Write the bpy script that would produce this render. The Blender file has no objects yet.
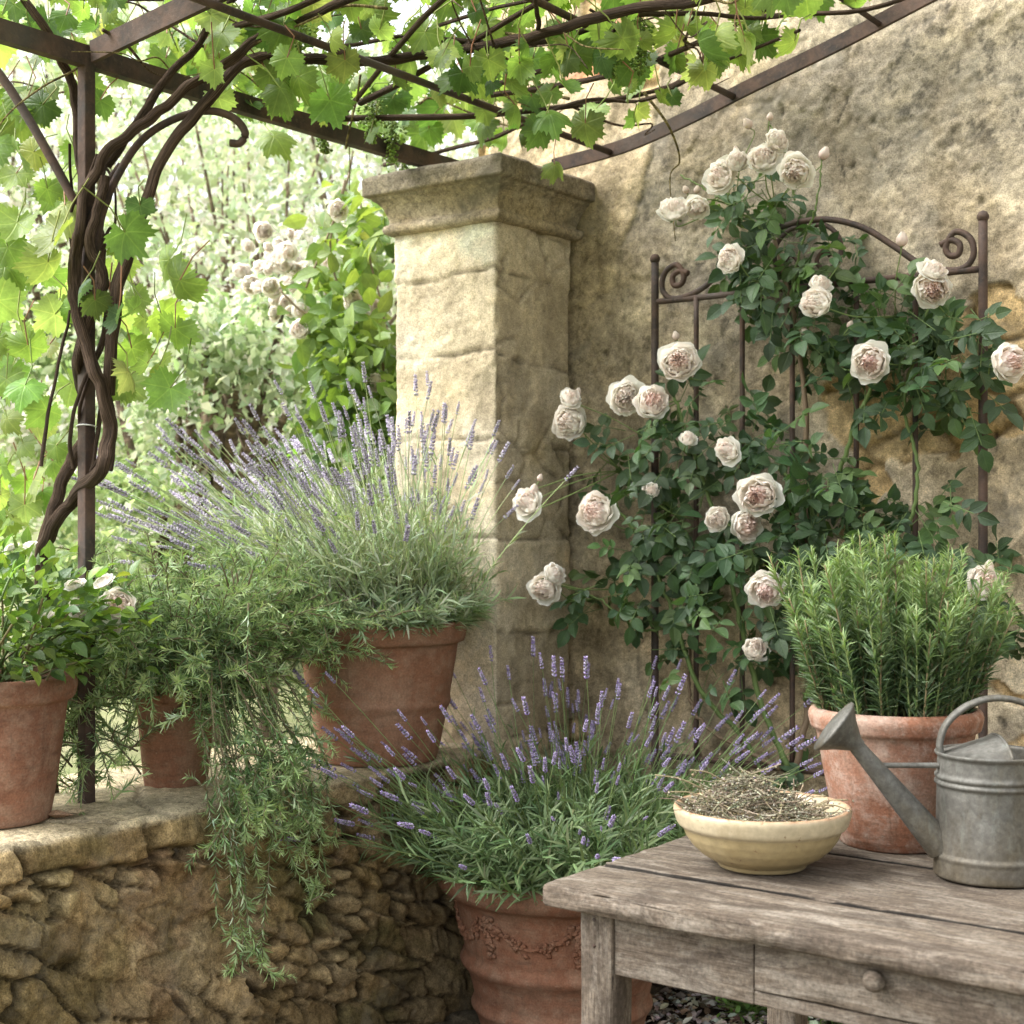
import bpy, math, random
import numpy as np
from mathutils import Vector, Matrix, Euler

rng = np.random.default_rng(11)
random.seed(11)
PI = math.pi
scene = bpy.context.scene
COL = scene.collection

# ------------------------------------------------------------------ camera
CAMH, F, HY = 1.24, 1500.0, 520.0
YAW = math.radians(36.7)
FWD = np.array([-math.sin(YAW), math.cos(YAW), 0.0])
RGT = np.array([math.cos(YAW), math.sin(YAW), 0.0])
UPV = np.array([0.0, 0.0, 1.0])
CAM = np.array([0.0, 0.0, CAMH])

def at(px, py, u=None, v=None, z=None, d=None):
    """world point seen at a photo pixel, on the plane x=u, y=v, z=z or at depth d"""
    r = FWD + RGT * (px - 512.0) / F + UPV * (HY - py) / F
    if d is None:
        if u is not None: d = u / r[0]
        elif v is not None: d = v / r[1]
        else: d = (z - CAMH) / r[2]
    return CAM + r * d

# ------------------------------------------------------------------ noise
def _h(ix, iy, iz, seed=0):
    n = (ix.astype(np.int64) * 374761393 + iy.astype(np.int64) * 668265263 +
         iz.astype(np.int64) * 2147483647 + seed * 974634777) & 0xffffffff
    n = ((n ^ (n >> 13)) * 1274126177) & 0xffffffff
    n = ((n ^ (n >> 16)) * 2246822519) & 0xffffffff
    n = n ^ (n >> 15)
    return (n & 0xffffff) / float(0xffffff)

def vnoise(p, seed=0):
    i = np.floor(p).astype(np.int64); f = p - i
    f = f * f * f * (f * (f * 6 - 15) + 10)
    r = 0
    for dx in (0, 1):
        wx = f[:, 0] if dx else 1 - f[:, 0]
        for dy in (0, 1):
            wy = f[:, 1] if dy else 1 - f[:, 1]
            for dz in (0, 1):
                wz = f[:, 2] if dz else 1 - f[:, 2]
                r = r + wx * wy * wz * _h(i[:, 0] + dx, i[:, 1] + dy, i[:, 2] + dz, seed)
    return r

def fbm(p, octv=4, seed=0, gain=.5):
    a, t, s = 1.0, 0.0, 0
    p = np.array(p, float)
    for k in range(octv):
        s = s + a * vnoise(p, seed + k * 17); t += a
        p = p * 2.03 + 3.7; a *= gain
    return s / t

def voronoi(x, y, seed=0, jit=.9):
    ix = np.floor(x).astype(np.int64); iy = np.floor(y).astype(np.int64)
    f1 = np.full(x.shape, 9.0); f2 = np.full(x.shape, 9.0); cid = np.zeros(x.shape)
    zz = np.zeros_like(ix)
    for dx in (-1, 0, 1):
        for dy in (-1, 0, 1):
            cx = ix + dx; cy = iy + dy
            ox = cx + .5 + (_h(cx, cy, zz, seed) - .5) * jit
            oy = cy + .5 + (_h(cx, cy, zz + 1, seed) - .5) * jit
            d = np.hypot(x - ox, y - oy)
            c = _h(cx, cy, zz + 2, seed)
            new = d < f1
            f2 = np.where(new, f1, np.minimum(f2, d))
            cid = np.where(new, c, cid)
            f1 = np.where(new, d, f1)
    return f1, f2, cid

def voronoi_o(x, y, seed=0, jit=.9):
    ix = np.floor(x).astype(np.int64); iy = np.floor(y).astype(np.int64)
    f1 = np.full(x.shape, 9.0); f2 = np.full(x.shape, 9.0); cid = np.zeros(x.shape); ax = np.zeros(x.shape); ay = np.zeros(x.shape)
    zz = np.zeros_like(ix)
    for dx in (-1, 0, 1):
        for dy in (-1, 0, 1):
            cx = ix + dx; cy = iy + dy
            ox = cx + .5 + (_h(cx, cy, zz, seed) - .5) * jit
            oy = cy + .5 + (_h(cx, cy, zz + 1, seed) - .5) * jit
            # chamfered metric gives straighter, more angular stones
            d = .6 * np.hypot(x - ox, y - oy) + .4 * np.maximum(np.abs(x - ox), np.abs(y - oy))
            c = _h(cx, cy, zz + 2, seed); new = d < f1
            f2 = np.where(new, f1, np.minimum(f2, d)); cid = np.where(new, c, cid)
            ax = np.where(new, x - ox, ax); ay = np.where(new, y - oy, ay); f1 = np.where(new, d, f1)
    return f1, f2, cid, ax, ay

def sstep(a, b, x):
    t = np.clip((x - a) / (b - a), 0, 1); return t * t * (3 - 2 * t)

def mixc(a, b, t):
    return np.asarray(a)[None, :] * (1 - t[:, None]) + np.asarray(b)[None, :] * t[:, None] if np.ndim(a) == 1 else a * (1 - t[:, None]) + np.asarray(b) * t[:, None]

def nrm(a):
    return a / np.maximum(np.linalg.norm(a, axis=-1, keepdims=True), 1e-9)

def rand_dirs(n):
    return nrm(rng.normal(size=(n, 3)))

# ------------------------------------------------------------------ mesh builder
class MB:
    def __init__(s):
        s.v, s.q, s.t, s.c, s.w, s.n = [], [], [], [], [], 0
    def add(s, v, q=None, t=None, col=(.5, .5, .5), luv=None):
        v = np.asarray(v, float).reshape(-1, 3); n = len(v)
        if q is not None and len(q): s.q.append(np.asarray(q, np.int64) + s.n)
        if t is not None and len(t): s.t.append(np.asarray(t, np.int64) + s.n)
        c = np.asarray(col, float)
        if c.ndim == 1: c = np.tile(c, (n, 1))
        s.v.append(v); s.c.append(c)
        s.w.append(np.zeros((n, 3)) if luv is None else np.asarray(luv, float))
        s.n += n
        return s
    def mesh(s, name, off=(0, 0, 0), smooth=True):
        v = np.concatenate(s.v) - np.asarray(off, float)
        c = np.concatenate(s.c); w = np.concatenate(s.w)
        q = np.concatenate(s.q) if s.q else np.zeros((0, 4), np.int64)
        t = np.concatenate(s.t) if s.t else np.zeros((0, 3), np.int64)
        me = bpy.data.meshes.new(name)
        me.vertices.add(len(v)); me.vertices.foreach_set('co', v.astype(np.float32).ravel())
        loops = np.concatenate([q.ravel(), t.ravel()]).astype(np.int32)
        me.loops.add(len(loops)); me.loops.foreach_set('vertex_index', loops)
        starts = np.concatenate([np.arange(len(q)) * 4, len(q) * 4 + np.arange(len(t)) * 3]).astype(np.int32)
        me.polygons.add(len(q) + len(t)); me.polygons.foreach_set('loop_start', starts)
        me.polygons.foreach_set('use_smooth', np.full(len(q) + len(t), smooth, bool))
        a = me.attributes.new('Col', 'FLOAT_COLOR', 'POINT')
        a.data.foreach_set('color', np.c_[c, np.ones(len(c))].astype(np.float32).ravel())
        a = me.attributes.new('luv', 'FLOAT_VECTOR', 'POINT')
        a.data.foreach_set('vector', w.astype(np.float32).ravel())
        me.update(calc_edges=True); me.validate()
        return me

def tag(o, label=None, cat=None, group=None, kind=None):
    if label: o['label'] = label
    if cat: o['category'] = cat
    if group: o['group'] = group
    if kind: o['kind'] = kind
    return o

ROOT = {}
def thing(name, label, cat, loc, group=None):
    o = bpy.data.objects.new(name, None); COL.objects.link(o)
    o.location = tuple(loc); o.empty_display_size = .1
    ROOT[o.name] = np.asarray(loc, float)
    return tag(o, label, cat, group)

def part(name, mb, mat, parent, label=None, smooth=True, kind=None):
    off = ROOT[parent.name]
    o = bpy.data.objects.new(name, mb.mesh(name, off, smooth)); COL.objects.link(o)
    o.parent = parent; o.data.materials.append(mat)
    ROOT[o.name] = off
    return tag(o, label, kind=kind)

def part_me(name, me, parent, loc, rot, scale=1.0, label=None):
    """a part that shares mesh data, placed at a world point"""
    o = bpy.data.objects.new(name, me); COL.objects.link(o)
    o.parent = parent; o.location = tuple(np.asarray(loc) - ROOT[parent.name])
    o.rotation_mode = 'QUATERNION'; o.rotation_quaternion = rot
    o.scale = (scale,) * 3 if np.ndim(scale) == 0 else tuple(scale)
    return tag(o, label)

def solo(name, mb, mat, label=None, cat=None, group=None, kind=None, smooth=True, loc=(0, 0, 0)):
    o = bpy.data.objects.new(name, mb.mesh(name, loc, smooth)); COL.objects.link(o)
    o.location = tuple(loc)
    o.data.materials.append(mat); ROOT[o.name] = np.asarray(loc, float)
    return tag(o, label, cat, group, kind)

# ------------------------------------------------------------------ shapes
def smooth_path(pts, n):
    """Catmull-Rom resample through control points"""
    p = np.asarray(pts, float)
    p = np.vstack([2 * p[0] - p[1], p, 2 * p[-1] - p[-2]])
    m = len(p) - 3
    t = np.linspace(0, m - 1e-6, n); i = t.astype(int); f = (t - i)[:, None]
    a, b, c, d = p[i], p[i + 1], p[i + 2], p[i + 3]
    return .5 * (2 * b + (c - a) * f + (2 * a - 5 * b + 4 * c - d) * f ** 2 + (3 * b - a - 3 * c + d) * f ** 3)

def tubes(mb, P, R, seg=4, col=(.5, .5, .5), ref=(0.31, 0.2, 0.93), flat=1.0):
    """batch of tubes: P (n,k,3), R (n,k) or scalar"""
    P = np.asarray(P, float)
    if P.ndim == 2: P = P[None]
    n, k, _ = P.shape
    R = np.broadcast_to(np.asarray(R, float), (n, k)) if np.ndim(R) < 2 else np.asarray(R)
    T = np.empty_like(P)
    T[:, 1:-1] = P[:, 2:] - P[:, :-2]; T[:, 0] = P[:, 1] - P[:, 0]; T[:, -1] = P[:, -1] - P[:, -2]
    T = nrm(T)
    ref = np.asarray(ref, float)
    A = nrm(np.cross(T, ref + 0 * T)); B = np.cross(T, A)
    an = np.arange(seg) * 2 * PI / seg
    ring = (A[:, :, None, :] * np.cos(an)[None, None, :, None] + flat * B[:, :, None, :] * np.sin(an)[None, None, :, None])
    V = P[:, :, None, :] + ring * R[:, :, None, None]
    idx = np.arange(n * k * seg).reshape(n, k, seg)
    a = idx[:, :-1, :]; b = idx[:, 1:, :]
    q = np.stack([a, np.roll(a, -1, 2), np.roll(b, -1, 2), b], -1).reshape(-1, 4)
    c = np.asarray(col, float)
    if c.ndim == 2 and len(c) == n: c = np.repeat(c, k * seg, 0)
    t = np.zeros((0, 3), np.int64)
    caps = []
    if n < 400:
        for e in (0, k - 1):
            for j in range(1, seg - 1):
                caps.append(np.stack([idx[:, e, 0], idx[:, e, j], idx[:, e, j + 1]], -1) if e else np.stack([idx[:, e, 0], idx[:, e, j + 1], idx[:, e, j]], -1))
        t = np.concatenate(caps)
    luv = np.tile(np.linspace(0, 1, k)[None, :, None], (n, 1, seg)).reshape(-1)
    mb.add(V.reshape(-1, 3), q, t, c, np.c_[luv, luv * 0, luv * 0])
    return mb

def bark_tube(mb, pts, r0, r1, n=60, seg=14, seed=0, col=(.12, .08, .05), ridge=.42):
    P = smooth_path(pts, n)
    P = P + (np.stack([fbm(np.c_[np.linspace(0, n / 9, n), np.full(n, s + seed), np.zeros(n)], 3) for s in (1, 2, 3)], 1) - .5) * r0 * 2.2
    T = nrm(np.gradient(P, axis=0)); A = nrm(np.cross(T, np.array([.9, .3, .1]) + 0 * T)); B = np.cross(T, A)
    an = np.arange(seg) * 2 * PI / seg
    R = np.linspace(r0, r1, n)
    s = np.linspace(0, 1, n)
    nn = fbm(np.c_[np.repeat(s * n / 14, seg), np.tile(np.cos(an) * 3.4, n), np.tile(np.sin(an) * 3.4, n)] + seed * 7, 3).reshape(n, seg)
    RR = R[:, None] * (1 - ridge + 2 * ridge * nn)
    V = P[:, None] + A[:, None] * (np.cos(an)[None, :, None] * RR[..., None]) + B[:, None] * (np.sin(an)[None, :, None] * RR[..., None])
    idx = np.arange(n * seg).reshape(n, seg); a = idx[:-1]; b = idx[1:]
    q = np.stack([a, np.roll(a, -1, 1), np.roll(b, -1, 1), b], -1).reshape(-1, 4)
    c = np.asarray(col)[None] * (.25 + 1.5 * nn.reshape(-1, 1))
    luv = np.c_[np.repeat(np.arange(n) / n, seg), np.tile(an / 6.28, n), np.zeros(n * seg)]
    mb.add(V.reshape(-1, 3), q, None, c, luv)
    return P

def lathe(mb, prof, c=(0, 0, 0), seg=64, col=(.5, .5, .5), wob=0.0, seed=0, closed=False):
    prof = np.asarray(prof, float); k = len(prof)
    an = np.arange(seg) * 2 * PI / seg
    r = prof[:, 0][:, None] * np.ones(seg)[None]
    if wob:
        nn = fbm(np.c_[np.tile(np.cos(an) * 1.6, k), np.tile(np.sin(an) * 1.6, k), np.repeat(prof[:, 1] * 9, seg)] + seed, 3).reshape(k, seg)
        r = r * (1 + wob * (nn - .5))
    V = np.stack([r * np.cos(an), r * np.sin(an), prof[:, 1][:, None] * np.ones(seg)[None]], -1) + np.asarray(c)
    idx = np.arange(k * seg).reshape(k, seg); a = idx[:-1]; b = idx[1:]
    q = np.stack([a, np.roll(a, -1, 1), np.roll(b, -1, 1), b], -1).reshape(-1, 4)
    mb.add(V.reshape(-1, 3), q, None, col)
    return mb

def dense_prof(pts, n=40, rnd=True):
    """resample a polyline profile finely, corners softened"""
    p = np.asarray(pts, float)
    d = np.r_[0, np.cumsum(np.hypot(*np.diff(p, axis=0).T))]
    t = np.linspace(0, d[-1], n)
    return np.c_[np.interp(t, d, p[:, 0]), np.interp(t, d, p[:, 1])]

def grid_faces(nu, nv, wrap=False):
    idx = np.arange(nu * nv).reshape(nu, nv)
    a = idx[:-1, :-1]; b = idx[1:, :-1]; c = idx[1:, 1:]; d = idx[:-1, 1:]
    return np.stack([a, b, c, d], -1).reshape(-1, 4)

def rough_box(mb, lo, hi, res=.02, bev=.006, amp=.0015, seed=0, col=(.5, .5, .5), wear=0.0, sc=None):
    """box with rounded, slightly worn edges: six grids mapped through a rounding function"""
    lo = np.asarray(lo, float); hi = np.asarray(hi, float); c = (lo + hi) / 2; h = (hi - lo) / 2
    for ax in range(3):
        for sg in (-1, 1):
            u, w = [a for a in range(3) if a != ax]
            def axis(a):
                n = max(2, int(2 * h[a] / res))
                t = np.linspace(-h[a] + bev, h[a] - bev, n)
                return np.r_[-h[a], -h[a] + bev * .4, t, h[a] - bev * .4, h[a]]
            su = axis(u); sw = axis(w)
            U, W = np.meshgrid(su, sw, indexing='ij')
            p = np.zeros(U.shape + (3,)); p[..., u] = U; p[..., w] = W; p[..., ax] = sg * h[ax]
            p = p.reshape(-1, 3)
            inner = np.clip(p, -(h - bev), h - bev)
            d = p - inner; L = np.linalg.norm(d, axis=1, keepdims=True)
            p2 = inner + d / np.maximum(L, 1e-9) * bev
            nn = fbm((p2 + c) * (sc if sc is not None else 30.0) + seed * 5.1, 3)
            edge = (np.count_nonzero(np.abs(d) > 1e-6, axis=1) >= 2)
            p2 = p2 + nrm(d) * ((nn - .5) * 2 * amp)[:, None]
            if wear:
                n2 = fbm((p2 + c) * 14.0 + seed, 3)
                p2 = p2 - nrm(d) * (edge * sstep(.45, .8, n2) * wear)[:, None]
            q = grid_faces(len(su), len(sw))
            flip = (sg > 0) == (ax == 1)
            if flip: q = q[:, ::-1]
            mb.add(p2 + c, q, None, col)
    return mb

def scatter(mb, tv, tf, P, X, N, S, col, tluv=None, cvar=None):
    """place a template (verts tv: x along, y across, z normal) at points"""
    P = np.asarray(P); n = len(P)
    if n == 0: return
    X = nrm(X); Y = nrm(np.cross(N, X)); Z = np.cross(X, Y)
    S = np.broadcast_to(np.asarray(S, float), (n,))
    V = (tv[None, :, 0, None] * X[:, None] + tv[None, :, 1, None] * Y[:, None] + tv[None, :, 2, None] * Z[:, None]) * S[:, None, None] + P[:, None]
    k = len(tv)
    f = (tf[None] + (np.arange(n) * k)[:, None, None]).reshape(-1, tf.shape[1])
    c = np.asarray(col, float)
    if c.ndim == 1: c = np.tile(c, (n, 1))
    c = np.repeat(c, k, 0)
    if cvar is not None: c = c * np.tile(cvar, n)[:, None] if cvar.ndim == 1 else c * np.tile(cvar, (n, 1))
    l = None if tluv is None else np.tile(tluv, (n, 1))
    mb.add(V.reshape(-1, 3), f if f.shape[1] == 4 else None, f if f.shape[1] == 3 else None, c, l)

def pick(cols, n, jitter=.12):
    cols = np.asarray(cols, float)
    c = cols[rng.integers(0, len(cols), n)]
    return np.clip(c * (1 + rng.normal(0, jitter, (n, 1))) * (1 + rng.normal(0, jitter * .35, (n, 3))), .003, .95)

# leaf templates -------------------------------------------------------------
def tmpl_blade(fold=.12, droop=.12, w=.5, n=4, pw=1.0):
    """ovate leaf with midrib fold: rows of left, mid, right"""
    xs = np.linspace(0, 1, n + 1); V = []; L = []
    for x in xs:
        hw = w * .5 * (math.sin(PI * min(1, x ** pw)) ** .8 if 0 < x < 1 else .02)
        z = -droop * x * x
        for s in (-1, 0, 1):
            V.append((x, s * hw, z + abs(s) * fold * hw * 2)); L.append((x, s, 0))
    V = np.array(V); q = []
    for i in range(n):
        for j in (0, 1):
            a = i * 3 + j; q.append((a, a + 3, a + 4, a + 1))
    return V, np.array(q), np.array(L, float)

def tmpl_needle(w=.1, bend=.1):
    V = np.array([(0, -w * .35, 0), (0, w * .35, 0), (.5, w * .5, bend * .3), (.5, -w * .5, bend * .3), (1, .1 * w, -bend), (1, -.1 * w, -bend)])
    return V, np.array([(0, 3, 2, 1), (3, 5, 4, 2)]), np.array([(0, -1, 0), (0, 1, 0), (.5, 1, 0), (.5, -1, 0), (1, 1, 0), (1, -1, 0)], float)

def tmpl_grape(seed=0, cup=.16):
    """five-lobed toothed vine leaf; petiole at origin, main vein along +x"""
    r_ = np.random.default_rng(seed)
    ang = np.linspace(-PI * .93, PI * .93, 71)
    lob = [(0, 1.0, .40), (.98, .92, .40), (-.98, .92, .40), (1.95, .78, .46), (-1.95, .78, .46), (2.7, .55, .34), (-2.7, .55, .34)]
    rad = np.zeros_like(ang)
    for a0, r0, wd in lob:
        rad = np.maximum(rad, r0 * np.exp(-((ang - a0) / (wd * 1.5)) ** 2) * 1.0)
    rad = np.maximum(rad, .77 - .2 * (np.abs(ang) > 2.3))
    rad = rad * (1 + .055 * np.where(np.arange(len(ang)) % 3 == 0, 1.5, np.where(np.arange(len(ang)) % 3 == 1, -1.1, -.2))) * (1 + r_.normal(0, .025, len(ang)))
    rad *= .56
    V = [(0.0, 0, 0)]; L = [(0, 0, 0)]
    rings = (.35, .7, 1.0)
    ph = r_.uniform(0, 6, 3)
    for f in rings:
        for a, r in zip(ang, rad):
            x, y = f * r * math.cos(a), f * r * math.sin(a)
            z = -cup * (x * x + y * y) * 2.2 + .05 * math.sin(3.1 * a + ph[0]) * f * f + .035 * math.sin(7 * x + ph[1]) * f + .03 * math.sin(8 * y + ph[2]) * f
            V.append((x, y, z)); L.append((x / .56, y / .56, f))
    m = len(ang); T = []
    for j in range(m - 1):
        T.append((0, 1 + j, 2 + j))
        for k in range(2):
            a = 1 + k * m + j; b = a + m
            T.append((a, b, b + 1)); T.append((a, b + 1, a + 1))
    return np.array(V), np.array(T), np.array(L, float)

def tmpl_blob(seed=0):
    V = np.array([(1, 0, 0), (-1, 0, 0), (0, 1, 0), (0, -1, 0), (0, 0, 1), (0, 0, -1)], float) * .5
    T = np.array([(0, 2, 4), (2, 1, 4), (1, 3, 4), (3, 0, 4), (2, 0, 5), (1, 2, 5), (3, 1, 5), (0, 3, 5)])
    return V, T, V * 0

def tmpl_pinnate(nl=5, seed=0):
    """compound rose leaf: five leaflets"""
    r_ = np.random.default_rng(seed)
    bv, bq, bl = tmpl_blade(.2, .18, .62, 4, .85)
    VV, QQ, LL = [], [], []
    spots = [(1.0, 0, 1.0), (.62, 1.15, .88), (.62, -1.15, .88), (.28, 1.2, .72), (.28, -1.2, .72)][:nl]
    for i, (x, a, s) in enumerate(spots):
        a = a + r_.normal(0, .15)
        tilt = r_.normal(0, .35); s = s * .56
        R = np.array(Euler((tilt, r_.normal(.1, .25), a), 'XYZ').to_matrix())
        v = (bv * s) @ R.T + np.array([x * .62, 0, -.06 * x * x])
        QQ.append(bq + len(bv) * i); VV.append(v); LL.append(bl)
    return np.concatenate(VV), np.concatenate(QQ), np.concatenate(LL)

BLADE = tmpl_blade(); BLOB = tmpl_blob(); NEEDLE = tmpl_needle()
GRAPES = [tmpl_grape(s, c_) for s, c_ in enumerate((.10, .45, .22, .75, -.3, .35))]
PINN = [tmpl_pinnate(5, 1), tmpl_pinnate(5, 2), tmpl_pinnate(5, 3)]

# ------------------------------------------------------------------ materials
class NT:
    def __init__(s, name):
        m = bpy.data.materials.new(name); m.use_nodes = True
        s.m = m; s.t = m.node_tree; s.t.nodes.clear()
        s.out = s.t.nodes.new('ShaderNodeOutputMaterial')
    def n(s, typ, **kw):
        o = s.t.nodes.new(typ)
        for k, v in kw.items():
            if k.startswith('i_'):
                key = k[2:]
                o.inputs[int(key) if key.isdigit() else key.replace('_', ' ')].default_value = v
            else: setattr(o, k, v)
        return o
    def l(s, a, b): s.t.links.new(a, b)
    def math(s, op, a, b=None, clamp=False):
        o = s.n('ShaderNodeMath', operation=op, use_clamp=clamp)
        for i, x in enumerate((a, b)):
            if x is None: continue
            if isinstance(x, (int, float)): o.inputs[i].default_value = x
            else: s.l(x, o.inputs[i])
        return o.outputs[0]
    def mix(s, fac, a, b, typ='MIX'):
        o = s.n('ShaderNodeMix', data_type='RGBA', blend_type=typ)
        for x, i in ((fac, 0), (a, 6), (b, 7)):
            if isinstance(x, (int, float)): o.inputs[i].default_value = x
            elif isinstance(x, tuple): o.inputs[i].default_value = (x + (1,))[:4]
            else: s.l(x, o.inputs[i])
        return o.outputs[2]
    def ramp(s, fac, stops):
        o = s.n('ShaderNodeValToRGB'); e = o.color_ramp.elements
        while len(e) < len(stops): e.new(.5)
        for el, (p, c) in zip(e, stops):
            el.position = p; el.color = (c, c, c, 1) if isinstance(c, (int, float)) else (c + (1,))[:4]
        s.l(fac, o.inputs[0]); return o.outputs[0]
    def noise(s, vec, scale, det=6, rough=.55, dist=0.0):
        o = s.n('ShaderNodeTexNoise', i_Scale=scale, i_Detail=det, i_Roughness=rough, i_Distortion=dist)
        if vec is not None: s.l(vec, o.inputs['Vector'])
        return o.outputs[0]
    def mapping(s, vec, scale=(1, 1, 1), rot=(0, 0, 0)):
        o = s.n('ShaderNodeMapping'); o.inputs['Scale'].default_value = scale; o.inputs['Rotation'].default_value = rot
        s.l(vec, o.inputs['Vector']); return o.outputs[0]
    def obj(s): return s.n('ShaderNodeTexCoord').outputs['Object']
    def attr(s, name, vec=False): return s.n('ShaderNodeAttribute', attribute_name=name).outputs['Vector' if vec else 'Color']
    def bump(s, h, strength, dist, normal=None):
        o = s.n('ShaderNodeBump', i_Strength=strength, i_Distance=dist); s.l(h, o.inputs['Height'])
        if normal is not None: s.l(normal, o.inputs['Normal'])
        return o.outputs[0]
    def bsdf(s, col, rough=.8, nor=None, metal=0.0, spec=.3):
        o = s.n('ShaderNodeBsdfPrincipled')
        for x, k in ((col, 'Base Color'), (rough, 'Roughness'), (metal, 'Metallic')):
            if isinstance(x, (int, float)): o.inputs[k].default_value = x
            elif isinstance(x, tuple): o.inputs[k].default_value = (x + (1,))[:4]
            else: s.l(x, o.inputs[k])
        o.inputs['Specular IOR Level'].default_value = spec
        if nor is not None: s.l(nor, o.inputs['Normal'])
        return o.outputs[0]
    def done(s, sh): s.l(sh, s.out.inputs['Surface']); return s.m

def mat_stone(name, grain=140, bump=.5, tint=(1, 1, 1), lichen=.5, pits=.35, con=1.0):
    m = NT(name); o = m.obj()
    c = m.attr('Col')
    n1 = m.noise(o, 9, 8, .65); n2 = m.noise(o, 60, 6, .7); n3 = m.noise(o, grain * 2, 3, .6)
    c = m.mix(1.0, c, m.ramp(n1, [(.25, (.62, .60, .58)), (.5, (1, 1, 1)), (.75, (1.28, 1.24, 1.15))]), 'MULTIPLY')
    c = m.mix(con, c, m.ramp(n2, [(.32, .5), (.5, 1.0), (.68, 1.42)]), 'MULTIPLY')
    c = m.mix(.75, c, m.ramp(n3, [(.32, .5), (.5, 1.0), (.68, 1.45)]), 'MULTIPLY')
    l1 = m.noise(o, 5.5, 9, .7, .4)
    c = m.mix(m.math('MULTIPLY', m.ramp(l1, [(.52, 0.0), (.66, 1.0)]), lichen), c, (.23, .215, .18))
    l2 = m.noise(o, 21, 6, .7)
    c = m.mix(m.math('MULTIPLY', m.ramp(l2, [(.62, 0.0), (.72, 1.0)]), lichen * .7), c, (.56, .51, .42))
    v = m.n('ShaderNodeTexVoronoi', i_Scale=55.0); m.l(m.mapping(o, (1, 1, 1)), v.inputs['Vector'])
    pit = m.ramp(v.outputs['Distance'], [(.06, 0.0), (.2, 1.0)])
    pm = m.ramp(m.noise(o, 7, 4), [(.5, 0.0), (.6, 1.0)])
    pit = m.math('MAXIMUM', pit, m.math('SUBTRACT', 1.0, m.math('MULTIPLY', pm, pits * 2)))
    c = m.mix(1.0, c, m.ramp(pit, [(0, .55), (1, 1.0)]), 'MULTIPLY')
    h = m.math('ADD', m.math('MULTIPLY', n1, .6), m.math('ADD', m.math('MULTIPLY', n2, .5), m.math('MULTIPLY', n3, .22)))
    h = m.math('ADD', h, m.math('MULTIPLY', pit, .35))
    c = m.mix(1.0, c, tint, 'MULTIPLY')
    return m.done(m.bsdf(c, .92, m.bump(h, bump, .02), spec=.15))

def mat_terracotta(name, base, pale, dark, bloom=.5, seed=0.0):
    m = NT(name); o = m.obj()
    base, pale, dark = (tuple(x * .80 for x in q) for q in (base, pale, dark))
    ofs = m.n('ShaderNodeVectorMath', operation='ADD'); m.l(o, ofs.inputs[0]); ofs.inputs[1].default_value = (seed, seed * .7, seed * .3)
    p = ofs.outputs[0]
    n1 = m.noise(p, 7, 8, .65, .3); n2 = m.noise(p, 26, 7, .7); n3 = m.noise(m.mapping(p, (3, 3, 14)), 6, 6, .6); n4 = m.noise(p, 240, 3)
    c = m.mix(m.ramp(n1, [(.35, 0.0), (.65, 1.0)]), base, tuple(x * .72 for x in base))
    c = m.mix(m.math('MULTIPLY', m.ramp(n2, [(.46, 0.0), (.7, 1.0)]), bloom), c, pale)
    c = m.mix(m.math('MULTIPLY', m.ramp(n3, [(.52, 0.0), (.72, 1.0)]), .55), c, dark)
    c = m.mix(m.math('MULTIPLY', m.ramp(m.noise(p, 3.2, 6, .6, .6), [(.5, 0.0), (.68, 1.0)]), bloom * .8), c, pale)
    n5 = m.noise(m.mapping(p, (22, 22, 2.2)), 2.0, 7, .7, .5)
    c = m.mix(m.math('MULTIPLY', m.ramp(n5, [(.54, 0.0), (.68, 1.0)]), .45), c, dark)
    c = m.mix(m.math('MULTIPLY', m.ramp(m.noise(p, 80, 5, .7), [(.60, 0.0), (.70, 1.0)]), .5), c, pale)
    c = m.mix(.6, c, m.ramp(n4, [(.3, .65), (.7, 1.3)]), 'MULTIPLY')
    h = m.math('ADD', m.math('MULTIPLY', n2, .5), m.math('ADD', m.math('MULTIPLY', n3, .4), m.math('MULTIPLY', n4, .15)))
    return m.done(m.bsdf(c, .88, m.bump(h, .35, .008), spec=.2))

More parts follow.
